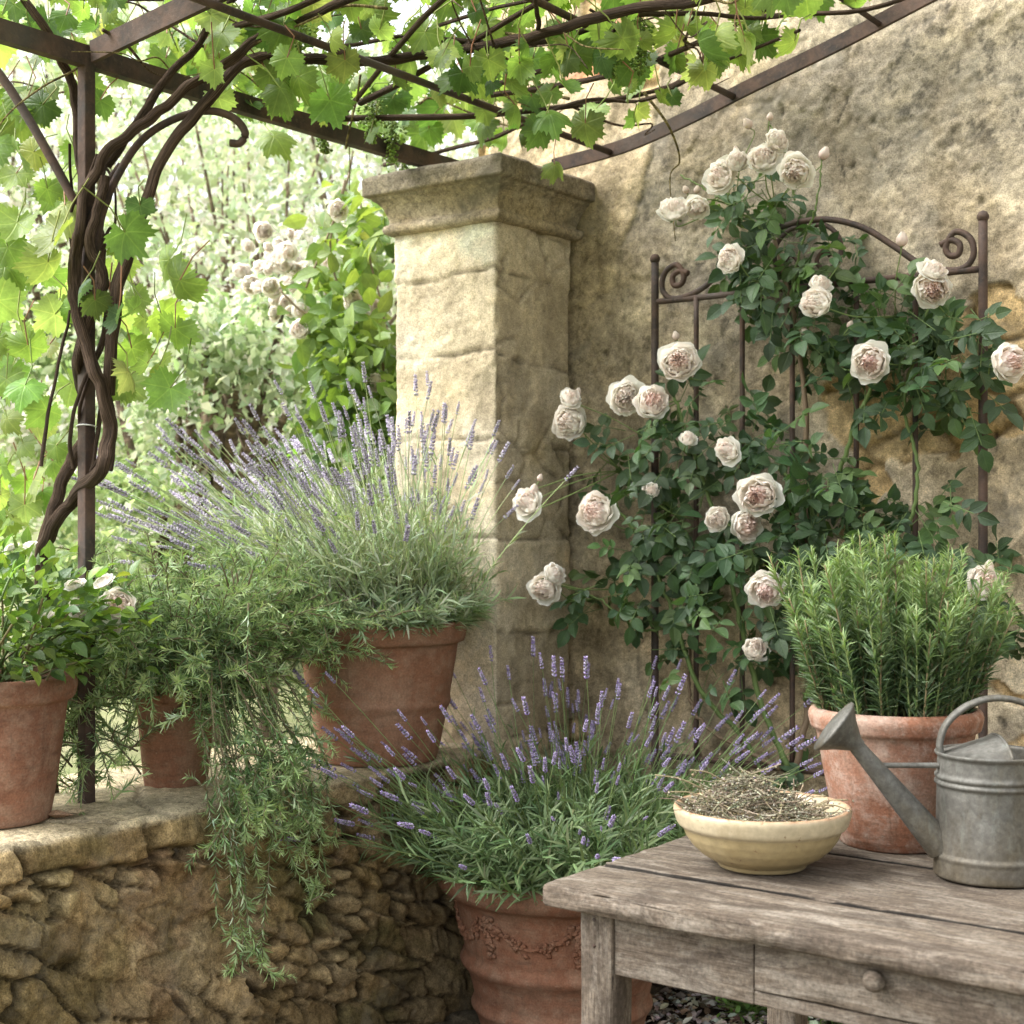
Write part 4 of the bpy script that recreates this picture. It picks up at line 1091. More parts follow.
BLOOM = [rose_mesh(1, 1.0, 1.0), rose_mesh(2, .7, .9), rose_mesh(3, 1.2, .75)]
PALE = [rose_mesh(4, .9, .22), rose_mesh(5, 1.5, .35), rose_mesh(8, .3, .15), rose_mesh(9, 1.9, .25)]
BUD = [bud_mesh(6), bud_mesh(7)]

rose = thing('climbing_rose', 'blush pink climbing rose trained over the iron trellis', 'climbing rose', tuple(at(770, 900, v=3.36)[:2]) + (0.03,))
base = np.array(ROOT[rose.name])
wp = lambda x, y, o=.10: at(x, y, v=WV - o)
mbc = MB()
def rcane(pts, r0, r1, col, n=46, seg=7):
    P = smooth_path(pts, n); P[1:] += rng.normal(0, .0018, (n - 1, 3)); tubes(mbc, P, np.linspace(r0, r1, n)[None], seg, col); return P
GRN = (.13, .19, .06); BRN = (.17, .12, .075)
CN = []
for lst, r0, r1, c_ in (
    ([(795, 770, .10), (808, 700, .09), (803, 600, .08), (808, 480, .09), (803, 380, .09), (790, 300, .10), (775, 240, .12)], .009, .005, BRN),
    ([(775, 800, .10), (745, 740, .09), (700, 690, .12), (672, 610, .13), (640, 540, .14), (612, 500, .16)], .008, .004, GRN),
    ([(790, 770, .11), (760, 700, .12), (740, 620, .14), (720, 530, .15), (690, 440, .16), (672, 390, .16)], .008, .004, GRN),
    ([(805, 700, .10), (830, 620, .14), (815, 520, .16), (780, 470, .16), (730, 450, .15)], .007, .003, GRN),
    ([(806, 560, .09), (840, 470, .12), (870, 390, .14), (920, 340, .14), (975, 340, .13)], .007, .003, GRN),
    ([(868, 560, .12), (905, 540, .12), (918, 470, .12), (905, 400, .12), (930, 300, .13)], .006, .003, GRN),
    ([(688, 620, .13), (640, 630, .14), (600, 600, .15), (560, 585, .16)], .004, .002, GRN),
    ([(780, 770, .12), (700, 720, .10), (690, 660, .10), (700, 560, .12)], .006, .003, BRN),
    ([(790, 300, .10), (800, 250, .12), (815, 210, .14), (822, 165, .14)], .004, .002, GRN),
    ([(775, 240, .12), (745, 215, .14), (715, 195, .15), (680, 175, .16)], .004, .002, GRN),
    ([(795, 200, .12), (785, 150, .15), (770, 125, .15)], .003, .002, GRN),
    ([(770, 800, .09), (735, 760, .08), (705, 770, .08), (690, 700, .08)], .006, .003, BRN)):
    CN.append(rcane([wp(*a) for a in lst], r0, r1, c_))
g0 = wp(792, 770, .10)
rcane([np.array([g0[0] + .03, g0[1] - .03, .03]), g0 + [.01, 0, -.25], g0], .012, .009, BRN)
g1 = wp(776, 800, .10); rcane([np.array([g1[0] + .05, g1[1] - .02, .03]), g1 + [.02, 0, -.3], g1], .010, .008, BRN)
# blooms: px, py, diameter px, kind, facing (right, up)
BL = [(731, 260, 30, 'p', -.3, .2), (722, 177, 36, 'p', -.3, .1), (737, 163, 24, 'p', .2, .3), (764, 160, 32, 'p', -.2, -.1), (776, 142, 26, 'p', .5, .2), (797, 171, 36, 'p', -.2, .0), (675, 212, 32, 'p', -.7, .0), (698, 206, 26, 'p', -.2, -.4),
      (818, 304, 36, 'p', -.2, -.1), (820, 286, 24, 'p', .2, .6), (931, 288, 40, 'b', -.1, -.2), (932, 272, 28, 'p', .2, .8), (871, 362, 40, 'b', -.2, -.05), (1006, 363, 42, 'b', .25, .0), (679, 363, 40, 'b', -.25, .0),
      (626, 397, 36, 'p', -.2, .0), (651, 404, 38, 'b', .15, -.05), (570, 400, 24, 'p', -.1, .6), (571, 422, 36, 'p', -.35, -.2), (528, 504, 32, 'p', -.3, -.1), (598, 513, 40, 'b', -.15, -.05), (546, 588, 34, 'p', -.35, -.2), (553, 575, 24, 'p', .4, .6),
      (729, 451, 28, 'p', -.3, -.1), (759, 495, 44, 'b', -.1, -.05), (745, 524, 36, 'b', .05, -.2), (718, 519, 26, 'p', -.2, .0), (766, 588, 38, 'b', -.1, .0), (755, 650, 26, 'p', -.1, .3), (984, 584, 34, 'b', -.05, .2),
      (651, 492, 18, 'p', -.3, .4), (688, 440, 18, 'p', -.2, .7)]
# leaf masses: (cx, cy, rx, ry, count, offset from wall)
CL = [(770, 205, 38, 30, 34, .14), (785, 260, 48, 36, 70, .13), (770, 285, 42, 26, 40, .13), (835, 262, 30, 22, 18, .12), (730, 205, 30, 20, 10, .15), (800, 320, 34, 30, 30, .13), (810, 345, 24, 40, 20, .10),
      (890, 315, 58, 30, 60, .14), (925, 355, 52, 42, 85, .14), (870, 380, 34, 30, 24, .13), (955, 330, 34, 40, 40, .13), (975, 395, 20, 30, 12, .12), (930, 410, 22, 40, 16, .12),
      (675, 400, 34, 34, 26, .16), (700, 380, 28, 22, 14, .14), (645, 440, 40, 24, 24, .16), (690, 455, 46, 34, 48, .16), (640, 530, 40, 46, 60, .16), (690, 520, 44, 50, 70, .15), (665, 585, 46, 40, 64, .16), (610, 590, 30, 26, 16, .16),
      (760, 440, 50, 34, 50, .16), (800, 480, 48, 44, 80, .18), (770, 540, 52, 46, 90, .18), (820, 540, 46, 40, 70, .17), (740, 600, 46, 40, 60, .17), (790, 600, 40, 34, 40, .17), (870, 530, 34, 26, 32, .14), (905, 520, 30, 26, 26, .13), (935, 500, 24, 18, 12, .12),
      (730, 670, 28, 24, 18, .14), (770, 660, 30, 30, 22, .15), (670, 650, 30, 30, 16, .14), (615, 470, 26, 16, 8, .17), (590, 600, 22, 14, 8, .16), (1000, 590, 26, 30, 26, .13), (1010, 630, 18, 18, 10, .13), (960, 560, 18, 14, 8, .12),
      (800, 770, 16, 26, 10, .1), (840, 610, 26, 40, 20, .13)]
RP, RX, RN_, RS_, RC_ = [], [], [], [], []
for cx, cy, rx, ry, n_, off in CL:
    n_ = max(5, int(n_ * (.42 if 620 < cx < 850 and cy > 360 else .5)))
    a = rng.uniform(0, 2 * PI, n_); r = np.sqrt(rng.random(n_))
    x = cx + rx * r * np.cos(a); y = cy + ry * r * np.sin(a)
    o = np.clip(off + rng.normal(0, .05, n_), .03, .34)
    P = np.array([at(xx, yy, v=WV - oo) for xx, yy, oo in zip(x, y, o)])
    cen = at(cx, cy, v=WV - off)
    out = nrm(P - cen + rng.normal(0, .03, (n_, 3)))
    RP.append(P); RX.append(out * .8 + rand_dirs(n_) * .5 + [0, -.15, -.25]); RN_.append(rand_dirs(n_) * .6 + np.array([.0, -.8, .55]))
    RS_.append(rng.uniform(.065, .108, n_)); RC_.append(pick([(.055, .100, .042), (.068, .122, .050), (.044, .082, .036), (.088, .148, .050), (.060, .108, .050)], n_, .16))
RP, RX, RN_, RS_, RC_ = map(np.concatenate, (RP, RX, RN_, RS_, RC_))
RP[:, 1] = np.minimum(RP[:, 1], 3.43)
# the blooms stand clear of the leaves
for (x_, y_, dpx_, *_r) in BL:
    B0 = at(x_, y_, v=WV - .26); B1_ = at(x_, y_, v=WV - .5); ax_ = nrm(B1_ - B0)
    w_ = RP - B0; along_ = w_ @ ax_; dist_ = np.linalg.norm(w_ - along_[:, None] * ax_, axis=1)
    k_ = ~((along_ > -.05) & (dist_ < .5 * dpx_ / 400.0 + .022)); RP, RX, RN_, RS_, RC_ = RP[k_], RX[k_], RN_[k_], RS_[k_], RC_[k_]
mb = MB(); kd = rng.integers(0, 3, len(RP))
for i in range(3):
    s = kd == i; scatter(mb, PINN[i][0], PINN[i][1], RP[s], RX[s], RN_[s], RS_[s], RC_[s], PINN[i][2])
part('foliage', mb, M_ROSELEAF, rose)
Xn = nrm(RX); tubes(mbc, np.stack([RP + Xn * (RS_ * .55)[:, None], RP, RP - Xn * (RS_ * .4)[:, None]], 1), .0013, 3, (.12, .18, .06))
rose_cent = np.array([at(c[0], c[1], v=WV - c[5]) for c in CL])
def orient(f):
    q = Vector(f).to_track_quat('Z', 'Y'); return q @ Euler((0, 0, rng.uniform(0, 6))).to_quaternion()
for i, (x, y, dpx, kd_, fr, fu) in enumerate(BL):
    o = .22 + rng.uniform(-.02, .03) + (.05 if 560 < x < 900 else 0) + (.16 if x < 560 else 0)
    P = at(x, y, v=WV - o); dd = float((P - CAM) @ FWD)
    f = nrm(-FWD + RGT * (fr * 1.5 + rng.normal(0, .28)) + UPV * (fu * 1.3 + .05 + rng.normal(0, .25)))
    me = BLOOM[i % 3] if kd_ == 'b' else PALE[i % 4]
    s = dpx * dd / F * .98
    part_me('rose_bloom', me, rose, P, orient(f), (s, s * rng.uniform(.85, 1.0), s * rng.uniform(.9, 1.25)), label='creamy white rose bloom' if kd_ == 'p' else 'full blush pink rose bloom')
    c_ = rose_cent[np.argmin(np.linalg.norm(rose_cent - P, axis=1))]
    back = P - f * s * .2
    tubes(mbc, smooth_path([c_ + [0, .03, 0], (c_ + back) / 2 + [0, 0, -.015], back - f * .03, back], 14), .0017, 5, (.14, .2, .06))
BDS = [(748, 124, 14, -.4, .5), (770, 117, 10, .1, 1), (736, 150, 9, -.3, 1), (824, 154, 16, .3, .9), (686, 190, 10, -.5, .9), (697, 190, 10, .1, 1), (902, 240, 18, .0, .8), (578, 392, 10, .2, 1), (534, 490, 14, .2, .8), (676, 336, 11, -.3, .8), (804, 332, 12, -.3, -.3), (989, 566, 14, .0, .9), (850, 325, 10, .2, .5), (540, 478, 9, .3, 1), (562, 572, 10, .5, .9), (805, 548, 9, 0, .8)]
for i, (x, y, dpx, fr, fu) in enumerate(BDS):
    P = at(x, y, v=WV - (.38 if x < 560 else .2)); f = nrm(-FWD * .35 + RGT * fr + UPV * fu); s = dpx * float((P - CAM) @ FWD) / F * 1.3
    part_me('rose_bud', BUD[i % 2], rose, P, orient(f), s)
    c_ = rose_cent[np.argmin(np.linalg.norm(rose_cent - P, axis=1))]; back = P - f * s * .3
    tubes(mbc, smooth_path([c_ + [0, .03, 0], (c_ + back) / 2, back - f * .02, back], 12), .0014, 5, (.14, .2, .06))
part('canes', mbc, M_STEM, rose)

# ------------------------------------------------------------------ pots
def pot_profile(R, H, rb, rim_h, rim_t, bands=(), foot=0, thick=.016, n=70):
    """outside from base to rim, over and down inside"""
    pts = [(rb * .2, .0), (rb, .0), (rb * 1.01, .008)]
    body_top = R - rim_t
    for t in np.linspace(.05, 1, 16):
        z = t * (H - rim_h); r = rb + (body_top - rb) * (t ** .82)
        for (bz, bh, bt) in bands:
            r += bt * math.exp(-((z - bz) / bh) ** 2)
        pts.append((r, z))
    z0 = H - rim_h
    pts += [(R - rim_t * .35, z0 + rim_h * .08), (R - .003, z0 + rim_h * .3), (R, z0 + rim_h * .6), (R - .003, H - .006), (R - .010, H), (R - thick, H - .003), (R - thick - .006, H - .02), (R - thick - .02, H - .06), (R - thick - .03, H - .075)]
    # refine bands
    out = []
    p = np.array(pts); d = np.r_[0, np.cumsum(np.hypot(*np.diff(p, axis=0).T))]
    t = np.linspace(0, d[-1], n); q = np.c_[np.interp(t, d, p[:, 0]), np.interp(t, d, p[:, 1])]
    for (bz, bh, bt) in bands:
        pass
    return q
def soil_disc(c, r, z, seed=0):
    mb = MB(); rs = np.linspace(.002, r, 14); an = np.arange(40) * 2 * PI / 40
    X_ = c[0] + rs[:, None] * np.cos(an); Y_ = c[1] + rs[:, None] * np.sin(an)
    x = X_.ravel(); y = Y_.ravel(); zz = z + (fbm(np.c_[x * 40, y * 40, x * 0 + seed], 3) - .5) * .03
    idx = np.arange(14 * 40).reshape(14, 40); a = idx[:-1]; b = idx[1:]
    mb.add(np.c_[x, y, zz], np.stack([a, b, np.roll(b, -1, 1), np.roll(a, -1, 1)], -1).reshape(-1, 4), None, (.05, .037, .027))
    n = 160; aa = rng.uniform(0, 6.28, n); rr = r * np.sqrt(rng.random(n)) * .97
    scatter(mb, BLOB[0], BLOB[1], np.c_[c[0] + rr * np.cos(aa), c[1] + rr * np.sin(aa), np.full(n, z + .008)], rand_dirs(n), rand_dirs(n), rng.uniform(.004, .014, n), pick([(.06, .045, .03), (.10, .07, .05), (.035, .027, .02)], n, .2))
    return mb
def hang(part_name, mb, mat, parent, **k): return part(part_name, mb, mat, parent, **k)

def place(px, py, z): return at(px, py, z=z)

SPK = []
def spike_mesh(seed, cols, L=1.0):
    """lavender flower head: whorls of small florets along +z, unit length"""
    r_ = np.random.default_rng(seed); mb = MB()
    zs_ = np.r_[.02, np.linspace(.26, 1.0, 6)]
    for i, z in enumerate(zs_):
        n = 8 if i < 5 else 5
        R = .11 * (1 - .5 * max(0, z - .3))
        a = r_.uniform(0, 6) + np.arange(n) * 2 * PI / n
        P = np.c_[R * np.cos(a), R * np.sin(a), z + r_.normal(0, .025, n)]
        X_ = np.c_[np.cos(a), np.sin(a), np.full(n, 1.1)]
        c = np.asarray(cols)[r_.integers(0, len(cols), n)] * (1 + r_.normal(0, .15, (n, 1)))
        scatter(mb, BLOB[0] * [1.7, .85, .85], BLOB[1], P, X_, np.c_[-np.sin(a), np.cos(a), np.zeros(n)], .115, np.clip(c, .02, .9))
    tubes(mb, np.array([(0, 0, -.1), (0, 0, .5), (0, 0, .98)]), .035, 4, (.2, .24, .14))
    me = mb.mesh('flower_spike'); me.materials.append(M_SPIKE); return me, mb

def lavender(parent, c, r0, n, lean, spread, hl, leaf_cols, stem_col, spikes, n_flower, leafh=.7, leaf_len=(.03, .055), leaf_n=16, sp_len=(.035, .055), seed=0, grav=.25, lw=1.0, sr=1.0, spw=.8):
    K = 9
    a = rng.uniform(0, 2 * PI, n); rr = r0 * np.sqrt(rng.random(n))
    B = np.c_[c[0] + rr * np.cos(a), c[1] + rr * np.sin(a), np.full(n, c[2])]
    rad = np.c_[np.cos(a), np.sin(a), np.zeros(n)] * (rr / r0)[:, None]
    D = nrm(np.array([0, 0, 1.0]) + np.asarray(lean) + rad * spread + rng.normal(0, .19, (n, 3)) * [1, 1, .4])
    L = rng.uniform(*hl, n)
    t = np.linspace(0, 1, K)
    P = B[:, None] + D[:, None] * (t[None, :, None] * L[:, None, None])
    bend = rad * spread * .35 + np.asarray(lean) * .3 + rng.normal(0, .10, (n, 3))
    P = P + bend[:, None] * (t[None, :, None] ** 2) * L[:, None, None]
    P[:, :, 2] -= grav * (t[None] ** 2) * L[:, None] * (np.hypot(D[:, 0], D[:, 1])[:, None] ** 1.5)
    flow = np.zeros(n, bool); flow[:n_flower] = True
    P[~flow] = B[~flow][:, None] + (P[~flow] - B[~flow][:, None]) * rng.uniform(.40, .70, (np.count_nonzero(~flow), 1, 1))
    mb = MB(); tubes(mb, P, np.linspace(.0014, .0009, K)[None] * sr * np.ones((n, 1)), 3, pick([stem_col, tuple(x * 1.25 for x in stem_col)], n))
    # leaves: fraction along stem
    for s_ in range(leaf_n):
        tt = rng.uniform(.06, leafh, n); tt[~flow] = rng.uniform(.15, 1.0, np.count_nonzero(~flow))
        f = tt * (K - 1); i = np.minimum(f.astype(int), K - 2); w = (f - i)[:, None]
        Q = P[np.arange(n), i] * (1 - w) + P[np.arange(n), i + 1] * w
        T = nrm(P[np.arange(n), i + 1] - P[np.arange(n), i])
        o = nrm(np.cross(T, rand_dirs(n)))
        X_ = T * rng.uniform(.6, 1.3, (n, 1)) + o
        scatter(mb, NEEDLE[0] * [1, lw, 1], NEEDLE[1], Q, X_, np.cross(np.cross(X_, T), X_) + rand_dirs(n) * .3, rng.uniform(*leaf_len, n), pick(leaf_cols, n, .16), NEEDLE[2])
    part('foliage' if n_flower else 'basal_leaves', mb, M_HERB, parent)
    if not n_flower: return P
    # flower heads
    tips = P[flow][:, -1]; dirs = nrm(P[flow][:, -1] - P[flow][:, -2])
    near = np.argsort((tips - CAM) @ FWD)
    m = min(100, len(tips)); ln_ = rng.uniform(*sp_len, len(tips))
    for k_ in near[:m]:
        me, _ = spikes[k_ % len(spikes)]
        part_me('flower_spike', me, parent, tips[k_] - dirs[k_] * ln_[k_] * .2, Vector(dirs[k_]).to_track_quat('Z', 'Y'), (ln_[k_] * spw, ln_[k_] * spw, ln_[k_]))
    if len(tips) > m:
        mb = MB()
        for j, (me, smb) in enumerate(spikes):
            sel = np.array([k_ for k_ in near[m:] if k_ % len(spikes) == j])
            if not len(sel): continue
            v = np.concatenate(smb.v); cc = np.concatenate(smb.c); tf = np.concatenate(smb.t)
            D_ = dirs[sel]; A_ = nrm(np.cross(D_, [.3, .5, .1])); 
            V = tips[sel][:, None] + (v[None, :, 0, None] * spw * A_[:, None] + v[None, :, 1, None] * spw * np.cross(D_, A_)[:, None] + (v[None, :, 2, None] - .2) * D_[:, None]) * ln_[sel][:, None, None]
            kk = len(v); f = (tf[None] + (np.arange(len(sel)) * kk)[:, None, None]).reshape(-1, 3)
            mb.add(V.reshape(-1, 3), None, f, np.tile(cc, (len(sel), 1)))
        part('flower_spikes', mb, M_SPIKE, parent, kind='stuff')
    return P

# --- big lavender on the wall
bc = at(380, 758, z=.635); bc = np.array([bc[0], bc[1], .635]); bc = at(379, 600, d=3.80); bc[2] = .637
pt = thing('potted_lavender', 'tall silvery lavender in a banded terracotta pot on the low wall before the pillar', 'potted plant', bc, 'lavender in terracotta pots')
RB, HB = .223, .352
mb = MB(); lathe(mb, pot_profile(RB, HB, .145, .058, .022, [(.145, .010, .006), (.155, .006, .003)], n=90), bc, 72, wob=.012, seed=3); part('pot', mb, M_TER_B, pt, label='terracotta pot with a raised band')
part('soil', soil_disc(bc, RB - .03, bc[2] + HB - .035), M_SOIL, pt)
sp_a = [spike_mesh(s, [(.45, .40, .52), (.53, .48, .58), (.33, .28, .42), (.60, .57, .62)]) for s in range(3)]
lean = -RGT * .55 + np.array([0, 0, .0])
lavender(pt, bc + [0, 0, HB - .04], RB * .8, 860, -RGT * .38 + FWD * .06, .54, (.30, .60), [(.34, .41, .25), (.42, .48, .32), (.27, .35, .18), (.50, .54, .41)], (.44, .51, .31), sp_a, 520, .66, (.032, .06), 18, (.026, .056), grav=.14, lw=1.0, sr=1.15, spw=.78)
lavender(pt, bc + [0, 0, HB - .04], RB * .86, 420, -RGT * .12, .85, (.13, .32), [(.26, .34, .19), (.33, .41, .25), (.20, .28, .14), (.42, .48, .34)], (.34, .40, .22), sp_a, 0, 1.0, (.03, .055), 20, grav=.2, lw=1.1)
# dead twiggy heart
mb = MB(); n = 120; a = rng.uniform(0, 6.28, n); B = bc + np.c_[.10 * np.cos(a) * rng.random(n), .10 * np.sin(a) * rng.random(n), np.full(n, HB - .03)] + np.array([.03, -.06, 0])
D = nrm(rng.normal(0, .5, (n, 3)) + [0, -.2, 1]); t = np.linspace(0, 1, 4)
tubes(mb, B[:, None] + D[:, None] * t[None, :, None] * rng.uniform(.08, .2, (n, 1, 1)), .0016, 3, pick([(.12, .085, .06), (.2, .15, .11)], n)); part('woody_stems', mb, M_BARK, pt)

# --- lower lavender in the garlanded pot
lc = at(562, 700, d=3.60); lc[2] = .012
pt = thing('potted_lavender', 'violet lavender in the wide garlanded terracotta pot on the ground', 'potted plant', lc, 'lavender in terracotta pots')
prof = [(.04, .0), (.185, .0), (.195, .02), (.203, .05), (.212, .066), (.219, .076), (.214, .088), (.210, .10), (.222, .15), (.231, .165), (.241, .176), (.245, .186), (.240, .197), (.232, .205), (.238, .24), (.247, .29), (.254, .325), (.262, .338), (.272, .344), (.288, .352), (.299, .366), (.302, .382), (.298, .398), (.286, .406), (.274, .402), (.266, .385), (.258, .34)]
mb = MB(); lathe(mb, dense_prof(prof, 110), lc, 96, wob=.012, seed=6); potl = part('pot', mb, M_TER_A, pt, label='wide terracotta pot with thick rim and two bands')
# garland relief
mb = MB()
face_a = math.atan2(-FWD[1], -FWD[0])
def on_pot(a, z, lift=0.0):
    r = np.interp(z, [p[1] for p in prof[8:20]], [p[0] for p in prof[8:20]]) + lift
    return np.c_[lc[0] + r * np.cos(a), lc[1] + r * np.sin(a), lc[2] + z]
NSW = 7
for i in range(NSW):
    a0 = face_a + .12 + i * 2 * PI / NSW; a1 = a0 + 2 * PI / NSW
    t = np.linspace(0, 1, 24); A_ = a0 + (a1 - a0) * t; z_ = .315 - .055 * np.sin(PI * t)
    P = on_pot(A_, z_, .002); tubes(mb, P, .0045, 6)
    n = 70; tt = rng.random(n); A_ = a0 + (a1 - a0) * tt + rng.normal(0, .012, n); z_ = .315 - .055 * np.sin(PI * tt) + rng.normal(0, .007, n)
    P = on_pot(A_, z_, .003); N_ = np.c_[np.cos(A_), np.sin(A_), A_ * 0]
    scatter(mb, BLOB[0] * [1.4, .9, .8], BLOB[1], P, rand_dirs(n), N_, rng.uniform(.010, .018, n), (.3, .2, .1))
    n = 46; tt = rng.random(n); A_ = a0 + rng.normal(0, .045, n) * (1 - .6 * tt); z_ = .322 - .095 * tt
    P = on_pot(A_, z_, .003); N_ = np.c_[np.cos(A_), np.sin(A_), A_ * 0]
    scatter(mb, BLOB[0] * [1.4, .9, .8], BLOB[1], P, rand_dirs(n), N_, rng.uniform(.010, .02, n), (.3, .2, .1))
g = part('garland_relief', mb, M_TER_A, pt)
part('soil', soil_disc(lc, .262, lc[2] + .36), M_SOIL, pt)
sp_b = [spike_mesh(10 + s, [(.34, .26, .50), (.42, .34, .58), (.28, .21, .42), (.52, .45, .64), (.26, .25, .30)]) for s in range(3)]
lavender(pt, lc + [0, 0, .35], .235, 980, -RGT * .08, .80, (.24, .53), [(.13, .20, .085), (.17, .25, .11), (.10, .16, .065), (.24, .32, .17)], (.20, .27, .11), sp_b, 330, .62, (.035, .066), 19, (.022, .050), grav=.10, lw=1.0)

# --- left potted shrub
sc_ = at(-8, 690, d=3.02); sc_[2] = .637
ps = thing('potted_shrub', 'leafy shrub with small white flowers in the terracotta pot at the left edge', 'potted plant', sc_)
mb = MB(); lathe(mb, pot_profile(.167, .292, .112, .052, .020, [], n=70), sc_, 64, wob=.014, seed=9); part('pot', mb, M_TER_D, ps, label='plain rolled rim terracotta pot')
part('soil', soil_disc(sc_, .14, sc_[2] + .262), M_SOIL, ps)
n = 1250; a = rng.uniform(0, 2 * PI, n); r = rng.random(n) ** .5
P = sc_ + np.c_[.23 * r * np.cos(a), .23 * r * np.sin(a), .30 + rng.random(n) ** 1.1 * .27 * (1 - .55 * r * r)]
P = np.r_[P, np.array([at(x, y, d=3.05 + rng.uniform(-.1, .15)) for x, y in zip(rng.normal(105, 26, 120), rng.normal(610, 26, 120))])]
n = len(P); cen = sc_ + [0, 0, .3]
mb = MB(); out = nrm(P - cen); B2_ = tmpl_blade(.15, .25, .62, 4, .8)
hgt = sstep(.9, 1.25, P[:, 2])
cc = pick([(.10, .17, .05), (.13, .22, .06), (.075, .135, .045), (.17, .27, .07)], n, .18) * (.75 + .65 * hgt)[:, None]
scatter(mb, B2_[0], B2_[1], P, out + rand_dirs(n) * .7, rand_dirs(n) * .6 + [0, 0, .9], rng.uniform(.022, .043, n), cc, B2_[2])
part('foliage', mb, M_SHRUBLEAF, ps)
mb = MB(); n = 60; E = P[rng.integers(0, 1200, n)]; S0 = np.tile(sc_ + [0, 0, .25], (n, 1)) + rng.normal(0, .03, (n, 3)) * [1, 1, 0]
tubes(mb, np.stack([S0, (S0 + E) / 2 + rng.normal(0, .02, (n, 3)), E], 1), .0025, 4, pick([(.16, .14, .06), (.13, .2, .06)], n)); part('stems', mb, M_STEM, ps)
WHITE = rose_mesh(30, 1.3, .12)
for (x, y, s) in ((12, 548, .03), (30, 545, .026), (75, 585, .04), (48, 616, .026), (104, 582, .04)):
    Pp = at(x, y, d=2.98); part_me('white_flower', WHITE, ps, Pp, orient(nrm(-FWD * .5 + UPV + rand_dirs(1)[0] * .4)), (s, s, s * .6))
for (x, y, s) in ((118, 606, .07), (112, 626, .045), (78, 609, .04)):
    Pp = at(x, y, d=3.1); part_me('pink_flower', BLOOM[2], ps, Pp, orient(nrm(-FWD + UPV * .3 + rand_dirs(1)[0] * .3)), (s, s, s * .8))

# --- trailing rosemary
rc_ = at(176, 700, d=3.42); rc_[2] = .637
pr_ = thing('trailing_rosemary', 'sprawling rosemary hanging over the low wall from a small terracotta pot', 'potted plant', rc_)
mb = MB(); lathe(mb, pot_profile(.098, .224, .07, .03, .010, [], thick=.012, n=60), rc_, 48, wob=.015, seed=12); part('pot', mb, M_TER_A, pr_, label='small slim terracotta pot')
part('soil', soil_disc(rc_, .08, rc_[2] + .2), M_SOIL, pr_)
def rosemary_stems(starts, dirs, lens, step, grav, up=0.0, wall=True, wander=.10):
    out = []
    for s, d, L in zip(starts, dirs, lens):
        P = [s.copy()]; d = d / np.linalg.norm(d); n_ = max(4, int(L / step)); g = grav * rng.uniform(.6, 1.4)
        for i in range(n_):
            d = d + np.array([0, 0, -g * step * (1 + i * step * 2.0)]) + rng.normal(0, wander, 3) * step ** .5 * .8
            d /= np.linalg.norm(d)
            p = P[-1] + d * step
            if wall:
                if p[0] < LW + .03 and p[2] < LH + .03 and p[0] > LB: p[2] = LH + .03 + rng.uniform(0, .01); d[2] = max(d[2], 0) + .0; d[0] += .02
                elif p[2] < LH and p[0] < LW + .10: p[0] = LW + .10 + rng.uniform(0, .01)
                dd = p - rc_
            P.append(p)
        out.append(np.array(P))
    return out
def needles(mb, paths, per_m, ln, cols, w=1.0, tipc=None, ang=.75, base_skip=.08):
    Q, T = [], []; W = []
    for P in paths:
        L = np.linalg.norm(np.diff(P, axis=0), axis=1).sum(); n = int(L * per_m)
        t = base_skip + (1 - base_skip) * rng.random(n); f = t * (len(P) - 1); i = np.minimum(f.astype(int), len(P) - 2); ww = (f - i)[:, None]
        Q.append(P[i] * (1 - ww) + P[i + 1] * ww); T.append(nrm(P[i + 1] - P[i])); W.append(t)
    Q = np.concatenate(Q); T = np.concatenate(T); W = np.concatenate(W); n = len(Q)
    o = nrm(np.cross(T, rand_dirs(n))); X_ = T * rng.uniform(.35, 1.1, (n, 1)) + o * ang
    c = pick(cols, n, .18)
    if tipc is not None: c = mixc(c, pick(tipc, n, .12), sstep(.55, 1.0, W))
    scatter(mb, NEEDLE[0] * [1, w, 1], NEEDLE[1], Q, X_, np.cross(np.cross(X_, T), X_) + rand_dirs(n) * .4, rng.uniform(*ln, n) * (1 - .45 * sstep(.85, 1.0, W)), c, NEEDLE[2])
def shoots(paths, k, lo, hi):
    out = []
    for P in paths:
        for _ in range(k):
            i = rng.integers(len(P) // 4, len(P)); d = nrm(P[min(i, len(P) - 1)] - P[max(i - 1, 0)] + 1e-6)
            d = nrm(d * .6 + rand_dirs(1)[0] * .9 + [0, 0, .25]); L = rng.uniform(lo, hi); t = np.linspace(0, 1, 6)[:, None]
            out.append(P[i] + d * t * L + np.array([0, 0, -.25]) * (t ** 2) * L + rng.normal(0, .05, 3) * t ** 2 * L)
    return out
n = 270                                   # the mound
a = rng.uniform(0, 2 * PI, n); st = rc_ + np.c_[.07 * np.cos(a), .07 * np.sin(a), np.full(n, .205)]
dirs = np.c_[np.cos(a), np.sin(a), rng.uniform(.5, 3.4, n)] + rng.normal(0, .25, (n, 3)) + np.array([.05, .0, 0])
paths = rosemary_stems(list(st), list(dirs), rng.uniform(.18, .43, n), .025, 1.9)
n = 44                                    # bushy side toward the big pot
st3 = rc_ + np.c_[rng.normal(.08, .06, n), rng.uniform(.05, .26, n), rng.uniform(.18, .36, n)]
paths += rosemary_stems(list(st3), list(nrm(rng.normal(0, .6, (n, 3)) + [.4, .4, .6])), rng.uniform(.15, .30, n), .025, 2.4)
n = 40                                    # low growth left of the post
st4 = rc_ + np.c_[rng.normal(-.05, .06, n), rng.uniform(-.30, -.1, n), rng.uniform(.05, .26, n)]
paths += rosemary_stems(list(st4), list(nrm(rng.normal(0, .5, (n, 3)) + [0, -.4, .4])), rng.uniform(.12, .25, n), .025, 2.6)
n = 70
